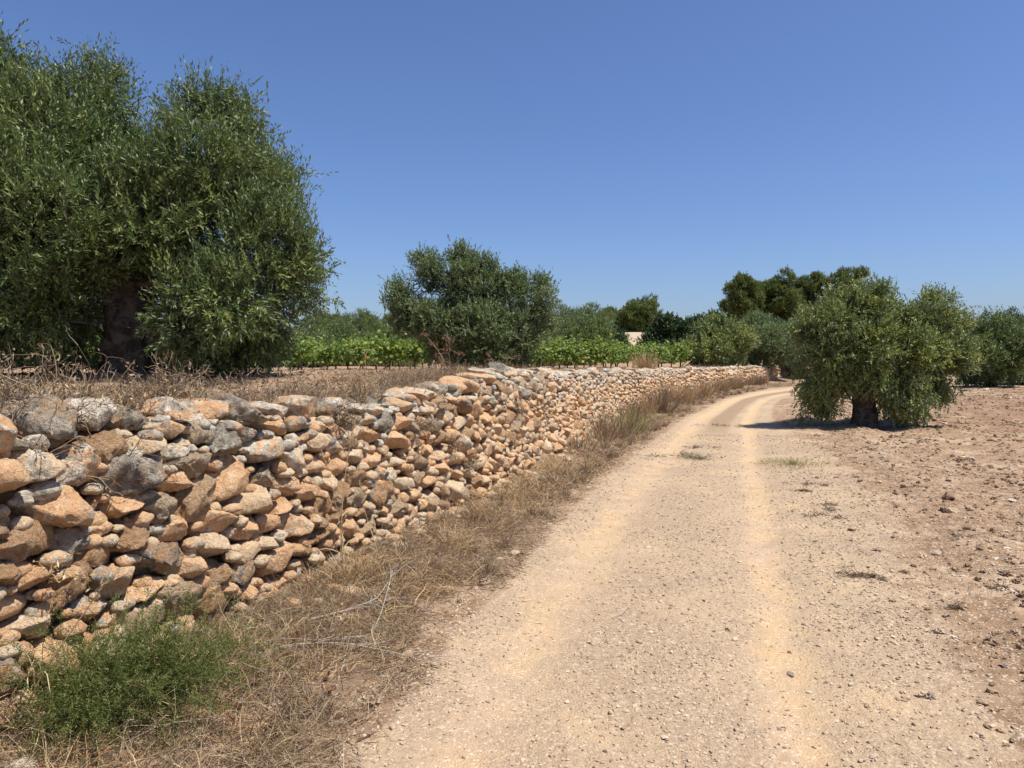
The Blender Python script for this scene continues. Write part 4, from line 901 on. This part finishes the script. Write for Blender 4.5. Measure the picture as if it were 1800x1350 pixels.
for px, py, l, s in ((1500, 1000, 'dry little weed near the long dark twig', 1), (1525, 975, 'small round withered weed in the gravel right of the track', 1), (1665, 1075, 'dry weed by the dark bark piece at the right', 1.2), (1720, 1040, 'largest dry weed at the right field edge', 2),
                  (1570, 870, 'brown dry tuft right of the dark debris', 1), (1480, 815, 'reddish dry tuft under the roadside olive', 1.4), (1535, 820, 'second reddish dry tuft under the roadside olive', 1.4), (1700, 1180, 'dry weed near the lower right corner', 1)):
    xx, yy = G(px, py); tuft('dry_weed', l, 'weed', xx, yy, 45, .06 * s, 1.4, .002, M_BRUSH, int(px + py), rad=.06 * s, curl=.3)

# --- flattened clumps and dark debris
def debris(name, label, cat, px, py, L, Wd, n, mat, seed, rz=0, hh=.012, bw=.003):
    if mat is M_DARK: n = int(n * .45); L *= .8
    rng = np.random.default_rng(seed); x0, y0 = G(px, py); u = rng.normal(size=n) * L * .28; v = rng.normal(size=n) * Wd * .3
    x = u * math.cos(rz) - v * math.sin(rz); y = u * math.sin(rz) + v * math.cos(rz)
    cl = rng.normal(size=(6, 2)) * np.array([L * .3, Wd * .3]); ci = rng.integers(0, 6, n); x = x * .45 + cl[ci, 0] * math.cos(rz) - cl[ci, 1] * math.sin(rz); y = y * .45 + cl[ci, 0] * math.sin(rz) + cl[ci, 1] * math.cos(rz)
    P0 = np.stack([x, y, rng.random(n) * hh], 1); D = np.stack([rng.normal(size=n), rng.normal(size=n), rng.random(n) * .5], 1); P = walks(rng, P0, D, rng.uniform(.02, .07, n) * (1 + Wd), 4, .4, .15)
    P[..., 2] = np.maximum(P[..., 2], .0); V, Fc = ribbons(P, bw * np.ones((n, 4)), rng.normal(size=(n, 1, 3)))
    o = Acc().add(V, Fc, rnd=np.repeat(rng.random(n), 8), tint=np.repeat(rng.random(n), 8)).build(name, mat, None, False, (x0, y0, gz(x0, y0) + .008)); return tag(o, label, cat)
M_GREYGREEN = mat_dry('wilted_green', (0.13, 0.12, 0.07), (0.24, 0.22, 0.13), (0.1, .09, .06)); M_DARK = mat_dry('dark_root', (0.07, 0.045, 0.03), (0.20, 0.13, 0.085), (.13, .09, .06))
debris('wilted_weeds', 'flattened grey-green weed heap on the middle of the track', 'weeds', 1222, 805, .75, .55, 420, M_GREYGREEN, 41, 0, .03, .005)
debris('wilted_weeds', 'smaller brown weed streak just beyond the grey-green heap on the track', 'weeds', 1235, 785, .5, .3, 260, M_DARK, 42, 0, .02, .005)
debris('wilted_weeds', 'thin weed patch on the track far before the bend', 'weeds', 1265, 748, .6, .5, 110, M_GREYGREEN, 43, 0, .02, .007)
for i, (px, py, L, Wd, n, rz, l) in enumerate(((1508, 1014, .34, .035, 420, -.35, 'long dark broken twig left of the pale flat stone'), (1430, 852, .40, .12, 300, -.3, 'largest dark root debris at the gravel edge'), (1408, 862, .34, .08, 220, -.4, 'dark debris left of the largest root debris'),
        (1460, 888, .22, .06, 150, 0, 'upper of two small dark debris bits in the gravel'), (1464, 898, .18, .06, 120, 0, 'lower of two small dark debris bits in the gravel'), (1435, 907, .3, .06, 160, .2, 'dark debris streak below the two small bits'), (1480, 912, .28, .04, 100, -.1, 'thin dark streak right of the lower debris streak'),
        (1750, 795, .7, .14, 260, -.1, 'dark clod streak in the tilled field at the right'), (1620, 823, .3, .12, 120, -.8, 'dark bark bit in the middle of the tilled field'), (1620, 860, .35, .1, 120, 0, 'dark twig beside a cream stone in the tilled field'),
        (1768, 1040, .10, .06, 160, -.2, 'dark oval lump at the right border'), (1695, 1073, .13, .045, 140, -.4, 'dark strip of bark at the right field edge'), (1690, 950, .3, .05, 140, -.3, 'dark twig line on the bare soil at the right'))):
    debris('twig_debris', l, 'twigs', px, py, L, Wd, n, M_DARK, 60 + i, rz, .02, .004)

# --- dead brush on the wall head: single plants with branched stems
def weed(name, label, x, y, n, h_, seed, mat, spr=.8, lean=(0, 0), leafy=6, r=.0022, umbel=False, z=None, group=None, cat='dead weed', curl=.2):
    r = r * 1.9; rng = np.random.default_rng(seed); a = rng.uniform(0, 6.28, n); P0 = np.stack([rng.normal(size=n) * .02, rng.normal(size=n) * .02, np.full(n, -.02)], 1)
    D = np.stack([np.cos(a) * spr * rng.random(n) + lean[0], np.sin(a) * spr * rng.random(n) + lean[1], rng.uniform(.5, 1.1, n)], 1)
    P = walks(rng, P0, D, h_ * rng.uniform(.55, 1.1, n), 9, curl, .05); acc = Acc()
    V, Fc = tubes(P, np.tile(np.linspace(r, r * .4, 9), (n, 1)), 4); acc.add(V, Fc, rnd=np.repeat(rng.random(n), 36), tint=np.repeat(rng.random(n), 36))
    q = 5; i = rng.integers(0, n, n * q); j = rng.integers(2, 9, n * q); Q0 = P[i, j]; Dd = nrm(P[i, j] - P[i, j-1]) + rng.normal(size=(n * q, 3)) * .6
    Q = walks(rng, Q0, Dd, h_ * rng.uniform(.08, .3, n * q), 5, .25, .03); V, Fc = tubes(Q, np.tile(np.linspace(r * .6, r * .3, 5), (n * q, 1)), 3); acc.add(V, Fc, rnd=np.repeat(rng.random(n * q), 15), tint=np.repeat(rng.random(n * q), 15))
    leafy = max(1, leafy // 3) if leafy else 0
    if leafy:
        T = Q[:, rng.integers(2, 5, leafy)].reshape(-1, 3); T = T + rng.normal(size=T.shape) * .008; DD = nrm(rng.normal(size=T.shape)); NN = nrm(np.cross(DD, rng.normal(size=T.shape)))
        V, Fc = leaf_arrays(T, DD, NN, rng.uniform(.015, .04, len(T)), rng.uniform(.006, .015, len(T))); acc.add(V, Fc, rnd=np.repeat(rng.random(len(T)), 4), tint=np.repeat(rng.random(len(T)), 4))
    z0 = gz(x, y) if z is None else z
    if umbel:
        T = np.repeat(P[:, -1], 60, 0) + rng.normal(size=(n * 60, 3)) * np.array([.035, .035, .014]); DD = nrm(rng.normal(size=T.shape)); NN = nrm(np.cross(DD, rng.normal(size=T.shape)))
        V, Fc = leaf_arrays(T, DD, NN, np.full(len(T), .02), np.full(len(T), .012)); acc.add(V, Fc, rnd=np.repeat(rng.random(len(T)) * .5, 4), tint=.2)
    return tag(acc.build(name, mat, None, True, (x, y, z0)), label, cat, group)
def head(px, back=.5):   # a point on the wall head seen at px
    ys = np.linspace(1.5, 40, 4000); q = (wx(ys) - back) / ys; i = int(np.argmin(np.abs(q - (px - 900) / F))); return float(wx(ys[i]) - back), float(ys[i])
bw = 'dead brown weeds tangled on the wall head before the largest olive'
rw = np.random.default_rng(44)
for i, px in enumerate(np.linspace(-60, 560, 30)):
    xx, yy = head(px + rw.normal() * 10, rw.uniform(.35, 1.0))
    weed('dead_weed', 'tangled dead weed on the wall head before the largest olive, %s from the left' % ORD[i], xx, yy, 20, rw.uniform(.28, .52), 700 + i, (M_BRUSH, M_BRUSH, M_STRAW)[i % 3], 1.2, group=bw, curl=.26)
for px, hh, l, m_, ln, nn in ((20, .62, 'arching reddish dead branches at the left edge above the wall', M_BRUSH, (.9, .2), 4), (150, .55, 'leaning dead stem with dry seed heads left of the old trunk', M_BRUSH, (-.5, 0), 4), (228, .44, 'two upright pale straws in front of the old trunk', M_GOLD, (0, 0), 2),
                   (300, .42, 'bent pale straws right of the old trunk', M_GOLD, (.1, 0), 3), (435, .42, 'reddish dead branch leaning left below the crown of the largest olive', M_BRUSH, (-.35, 0), 3), (275, .35, 'grey-white forked dead twigs near the foot of the old trunk', M_GREYTWIG, (.2, 0), 7)):
    xx, yy = head(px, .45); weed('dead_weed', l, xx, yy, nn, hh, int(px) + 31, m_, .35, ln, 5, .0028, curl=.13)
for i, px in enumerate((590, 625, 660, 690, 730, 760, 800, 860)):
    xx, yy = head(px, rw.uniform(.4, .9)); weed('dead_weed', 'straggling dead weed on the wall head, %s from the left before the middle olive' % ORD[i], xx, yy, 14, rw.uniform(.25, .4), 760 + i, (M_GOLD, M_BRUSH)[i % 2], 1.3, (.3, 0), group='thin dead weeds on the wall head before the middle olive', curl=.2)
xx, yy = head(640, .5); weed('dead_weed', 'tall curved golden stalk standing alone above the wall', xx, yy, 1, .80, 81, M_GOLD, .1, (-.05, 0), 2, .003, curl=.10)
xx, yy = head(690, .45); weed('dead_weed', 'long brown stem slanting up to the right before the middle olive', xx, yy, 2, .85, 83, M_BRUSH, .2, (1.0, .4), 8, .0032, curl=.06)
for px, l, nn in ((795, 'dried umbel flower heads on pale stalks before the middle olive', 9), (880, 'shorter cluster of brown dried umbels nearer the big cap stone', 7)):
    xx, yy = head(px, .8); weed('dried_umbels', l, xx, yy, nn, .72 if nn == 9 else .5, int(px), M_BRUSH, .6, (.05, 0), 2, .0035, umbel=True, cat='dried flowers', curl=.1)

# --- dry plants rooted in the wall face
for i, (px, v, l) in enumerate(((790, .72, 'rust-brown dry plant rooted in the middle of the wall face'), (735, .95, 'brown withered plant rooted under the large grey cap stone'), (905, .9, 'small rust-coloured plant rooted high in the wall'), (820, .45, 'low brown plant rooted near the wall foot'),
                          (100, .62, 'few pale straws sprouting between stones at the left'), (600, 1.15, 'brown dry sprig hanging from the wall top'))):
    xx, yy = head(px, .14 * v - .03); weed('wall_plant', l, xx, yy, 26 if i != 4 else 5, .20, 820 + i, M_BRUSH if i != 4 else M_GOLD, 1.2, (.55, -.25), 8, .0014, z=v, cat='dry plant')

# --- tall stalks in front of the wall
def stalk(px, py, ptx, pty, label, seed, r=.004, mat=M_GOLD):
    x0, y0 = G(px, py); x1 = X_(ptx, y0 - .02); z1 = Z_(pty, y0); rng = np.random.default_rng(seed); z0 = gz(x0, y0)
    t = np.linspace(0, 1, 14)[:, None]; P = np.array([0, 0, 0.]) * (1 - t) + np.array([x1 - x0, .03, z1 - z0]) * t
    P[:, 0] += .05 * np.sin(t[:, 0] * 3.1 + seed) - .05 * math.sin(seed) * (1 - t[:, 0]) - .05 * math.sin(3.1 + seed) * t[:, 0]
    acc = Acc(); V, Fc = tubes(P[None], np.linspace(r, r * .35, 14)[None], 5); acc.add(V, Fc, rnd=.7, tint=0.2)
    n = 14; i = rng.integers(0, 6, n); Q = walks(rng, P[i], rng.normal(size=(n, 3)) * .5 + np.array([0, 0, .9]), rng.uniform(.1, .35, n), 6, .15, .28)
    V, Fc = ribbons(Q, np.tile(np.linspace(.007, .002, 6), (n, 1)), rng.normal(size=(n, 1, 3))); acc.add(V, Fc, rnd=np.repeat(rng.random(n), 12), tint=.2)
    T = P[-1] - (P[-1] - P[-3]) * rng.random((30, 1)) + rng.normal(size=(30, 3)) * .006; DD = nrm((P[-1] - P[-3]) + rng.normal(size=(30, 3)) * .05); NN = nrm(np.cross(DD, rng.normal(size=T.shape)))
    V, Fc = leaf_arrays(T, DD, NN, np.full(30, .03), np.full(30, .006)); acc.add(V, Fc, rnd=.5, tint=.3)
    return tag(acc.build('dry_stalk', mat, None, True, (x0, y0, z0)), label, 'dry stalk')
stalk(600, 1035, 622, 735, 'tall pale straw stalk standing before the wall, thickest of its clump', 3, .005)
stalk(612, 1030, 560, 795, 'thin straw stalk leaning left in the clump before the wall', 5, .003)
stalk(668, 1020, 628, 850, 'short thin straw stalk leaning left, rightmost of the clump before the wall', 8, .003)
stalk(10, 1335, 165, 1030, 'long yellow straw slanting across the wall at the lower left', 4, .005)
stalk(-10, 1330, 40, 1180, 'short yellow straw at the lower left corner', 9, .005)
stalk(245, 1120, 150, 930, 'thin grey-brown stem leaning left above the green bush', 6, .0025, M_BRUSH)
stalk(430, 1180, 365, 1040, 'pale bent straw beside the right end of the green bush', 2, .0025)
for i, (px, py) in enumerate(((600, 1045), (625, 1040))):
    xx, yy = G(px, py); tuft('grass_tuft', ('large straw-coloured grass clump at the foot of the tall stalks', 'drooping straw clump right of the tall stalk bases')[i], 'grass tuft', xx, yy, 130, .25, 1.0, .005, M_GOLD, 930 + i, rad=.07, curl=.2)

# --- wild asparagus bush
def asparagus():
    rng = np.random.default_rng(66); x0, y0 = G(215, 1290); root = bpy.data.objects.new('asparagus_bush', None); COL.objects.link(root); root.location = (x0, y0, gz(x0, y0))
    tag(root, 'feathery green wild asparagus bush at the foot of the wall, lower left', 'bush')
    n = 420; cc = np.array([(-.30, .10), (-.12, .20), (.10, .26), (.30, .24), (-.18, -.10), (.05, .02), (.24, .08), (-.32, -.12), (.02, -.14)]); ci = rng.choice(9, n, p=np.array([.10, .12, .14, .08, .12, .16, .10, .10, .08]))
    P0 = np.concatenate([cc[ci] * np.array([.55, .95]) + rng.normal(size=(n, 2)) * .035, rng.uniform(-.02, .03, (n, 1))], 1); a = rng.uniform(0, 6.28, n)
    D = np.stack([np.cos(a) * .75 + .05, np.sin(a) * .6 - .08, rng.uniform(.7, 2.4, n)], 1); P = walks(rng, P0, D, rng.uniform(.20, .66, n) * (.7 + .5 * rng.random(9))[ci], 9, .24, .10)
    P[..., 2] = np.maximum(P[..., 2], .0)
    acc = Acc(); V, Fc = tubes(P, np.tile(np.linspace(.0022, .001, 9), (n, 1)), 3); acc.add(V, Fc, rnd=np.repeat(rng.random(n), 27), tint=np.repeat(rng.random(n) * .9, 27)); acc.build('stem', M_ASP, root)
    q = 10; i = np.repeat(np.arange(n), q); j = rng.integers(2, 9, n * q); Q = walks(rng, P[i, j], nrm(P[i, j] - P[i, j-1]) + rng.normal(size=(n * q, 3)) * .6, rng.uniform(.03, .11, n * q), 6, .2, 0)
    k = 16; a_ = rng.integers(0, 6, (n * q, k)); T = np.take_along_axis(Q, np.repeat(a_[..., None], 3, 2), 1).reshape(-1, 3) + rng.normal(size=(n * q * k, 3)) * .004
    DD = nrm(np.repeat(nrm(Q[:, -1] - Q[:, 0]), k, 0) * .5 + rng.normal(size=T.shape) * .7); NN = nrm(np.cross(DD, rng.normal(size=T.shape)))
    V, Fc = leaf_arrays(T, DD, NN, rng.uniform(.010, .021, len(T)), np.full(len(T), .0033))
    link('foliage', mesh('foliage', V, Fc, dict(rnd=np.repeat(np.repeat(rng.random(n * q), k) * .75 + .25 * rng.random(len(T)), 4), tint=np.repeat(np.repeat(rng.random(n * q), k), 4))), M_ASP, root)
asparagus()
for i, (px, py) in enumerate(((330, 1230), (250, 1300), (150, 1290), (410, 1205))):
    xx, yy = G(px, py); tuft('grass_tuft', ('dry straw clump in the right half of the asparagus bush', 'dry straw clump before the asparagus bush', 'pale straw tangle at the left foot of the asparagus bush', 'straw tangle where the grey branches leave the bush')[i], 'grass tuft', xx, yy, 60, .30, 1.1, .004, M_STRAW, 950 + i, rad=.10, curl=.25)
for i, (px, py, l, nn) in enumerate(((370, 1190, 'sparse green and dry stems trailing right of the asparagus bush', 90), (120, 1330, 'small green sprig group at the bottom left corner', 50))):
    rng = np.random.default_rng(640 + i); x0, y0 = G(px, py)
    P0 = rng.normal(size=(nn, 3)) * np.array([.11, .08, .0]); D = nrm(rng.normal(size=(nn, 3)) + np.array([0, 0, .5])); P = walks(rng, P0, D, rng.uniform(.1, .25, nn), 8, .2, .1); P[..., 2] = np.maximum(P[..., 2], .005)
    k = 60; T = P[:, rng.integers(1, 8, k)].reshape(-1, 3) + rng.normal(size=(nn * k, 3)) * .012; DD = nrm(rng.normal(size=T.shape)); NN = nrm(np.cross(DD, rng.normal(size=T.shape)))
    acc = Acc(); V, Fc = tubes(P, np.full((nn, 8), .0012), 3); acc.add(V, Fc, rnd=.6, tint=.97); V, Fc = leaf_arrays(T, DD, NN, rng.uniform(.008, .016, len(T)), np.full(len(T), .0026)); acc.add(V, Fc, rnd=np.repeat(rng.random(len(T)), 4), tint=np.repeat(rng.random(len(T)), 4))
    tag(acc.build('green_sprigs', M_ASP, None, False, (x0, y0, gz(x0, y0) + .01)), l, 'weed')

# --- dead grey branches on the verge
def branch(pts, label, seed, r=.006, side=7):
    rng = np.random.default_rng(seed); W_ = []
    for px, py, up in pts: x0, y0 = G(px, py); W_.append((x0, y0, gz(x0, y0) + .015 + up))
    W_ = np.array(W_); o0 = W_[0].copy(); P = W_ - o0; acc = Acc(); tubep(acc, P, r, r * .35, 6, .15, seed, 22)
    t = np.linspace(0, 1, len(P)); n = side; s = rng.uniform(.1, .95, n); S = np.stack([np.interp(s, t, P[:, i]) for i in range(3)], 1)
    dr = nrm(P[-1] - P[0]); D = dr + rng.normal(size=(n, 3)) * np.array([.6, .6, .15]); Q = walks(rng, S, D, rng.uniform(.10, .3, n), 7, .12, .02); Q[..., 2] = np.maximum(Q[..., 2], -.02)
    V, Fc = tubes(Q, np.tile(np.linspace(r * .45, r * .2, 7), (n, 1)), 4); acc.add(V, Fc)
    acc.A = dict(rnd=[np.full(acc.n, rng.uniform(.5, 1))], tint=[np.full(acc.n, .1)])
    return tag(acc.build('dead_branch', M_GREYTWIG, None, True, tuple(o0)), label, 'branch')
branch([(400, 1190, 0), (500, 1158, .02), (600, 1150, .03), (700, 1163, .02), (775, 1178, .0)], 'longest grey dead branch lying across the verge toward the track', 1, .006, 9)
branch([(400, 1172, .0), (480, 1150, .02), (570, 1148, .03), (640, 1135, .01)], 'second grey branch just above the longest one', 2, .005, 8)
branch([(540, 1110, .0), (600, 1098, .03), (660, 1078, .05), (690, 1040, .08)], 'grey branch curving up to the right near the wall foot', 3, .006, 6)
branch([(648, 1130, .0), (668, 1095, .04), (688, 1045, .12)], 'short thick grey branch standing in the litter', 4, .006, 5)
branch([(690, 1072, .03), (735, 1080, .04), (780, 1110, .0)], 'thin pale twig arching toward the track', 5, .0035, 2)
branch([(585, 1220, .0), (600, 1180, .02), (612, 1135, .04)], 'thin grey twig crossing the longest branch', 6, .0035, 2)
branch([(300, 1215, .0), (370, 1190, .03), (450, 1178, .02)], 'grey twig running out of the green bush', 7, .004, 6)
branch([(410, 1260, .0), (440, 1215, .02), (470, 1180, .01)], 'thin brown twig among the straw below the branches', 8, .0035, 3)
branch([(1103, 1032, .0), (1145, 1034, .002), (1150, 1045, 0)], 'thin yellow bent twig on the middle of the track', 9, .0022, 0)
branch([(1078, 1088, .0), (1100, 1080, .008), (1110, 1068, .01)], 'pale curled straw on the track beneath the yellow twig', 10, .003, 0)
branch([(1020, 1156, .0), (1060, 1161, .002), (1105, 1162, 0)], 'fine dark twig on the track nearest the camera', 11, .0018, 0)
branch([(1765, 1008, .0), (1800, 1006, .01), (1850, 1008, 0)], 'pale stick reaching in at the right edge', 12, .005, 1)
# dead leaves
def dleaf(px, py, s, label, seed, group=None):
    rng = np.random.default_rng(seed); x0, y0 = G(px, py); n = 9; u = np.linspace(-1, 1, n); U, Vv = np.meshgrid(u, u); w_ = np.sqrt(np.clip(1 - U ** 2, 0, 1)) * (.7 + .2 * np.cos(U * 7))
    P = np.stack([U * s, Vv * w_ * s * .7, s * .35 * (U ** 2 * .5 + Vv ** 2 * .7 + .3 * vn2(U * 2 + seed, Vv * 2, 1))], -1).reshape(-1, 3); i = np.arange(n * n).reshape(n, n)
    Fc = np.stack([i[:-1, :-1], i[:-1, 1:], i[1:, 1:], i[1:, :-1]], -1).reshape(-1, 4); a = rng.uniform(0, 6)
    o = link('dead_leaf', mesh('dead_leaf', P, Fc, dict(rnd=np.full(n * n, rng.random()), tint=np.full(n * n, rng.random()))), M_DEADLEAF, None, (x0, y0, gz(x0, y0) + .025)); o.rotation_euler = (rng.normal() * .3, rng.normal() * .3, a); return tag(o, label, 'leaf', group)
_lx = (575, 570, 412, 425, 690, 705, 725, 830, 975, 650, 505, 345); LORD = [sorted(_lx).index(k) for k in _lx]
for i, (px, py) in enumerate(((575, 1230), (570, 1205), (412, 1265), (425, 1225), (690, 1145), (705, 1152), (725, 1078), (830, 1035), (975, 912), (650, 1110), (505, 1300), (345, 1325))):
    dleaf(px, py, (.038, .035, .04, .028, .022, .022, .022, .024, .035, .025, .02, .02)[i], 'curled reddish-brown dead leaf in the straw, %s from the left on the verge' % ORD[LORD[i]], 20 + i, 'reddish dead leaves on the verge')
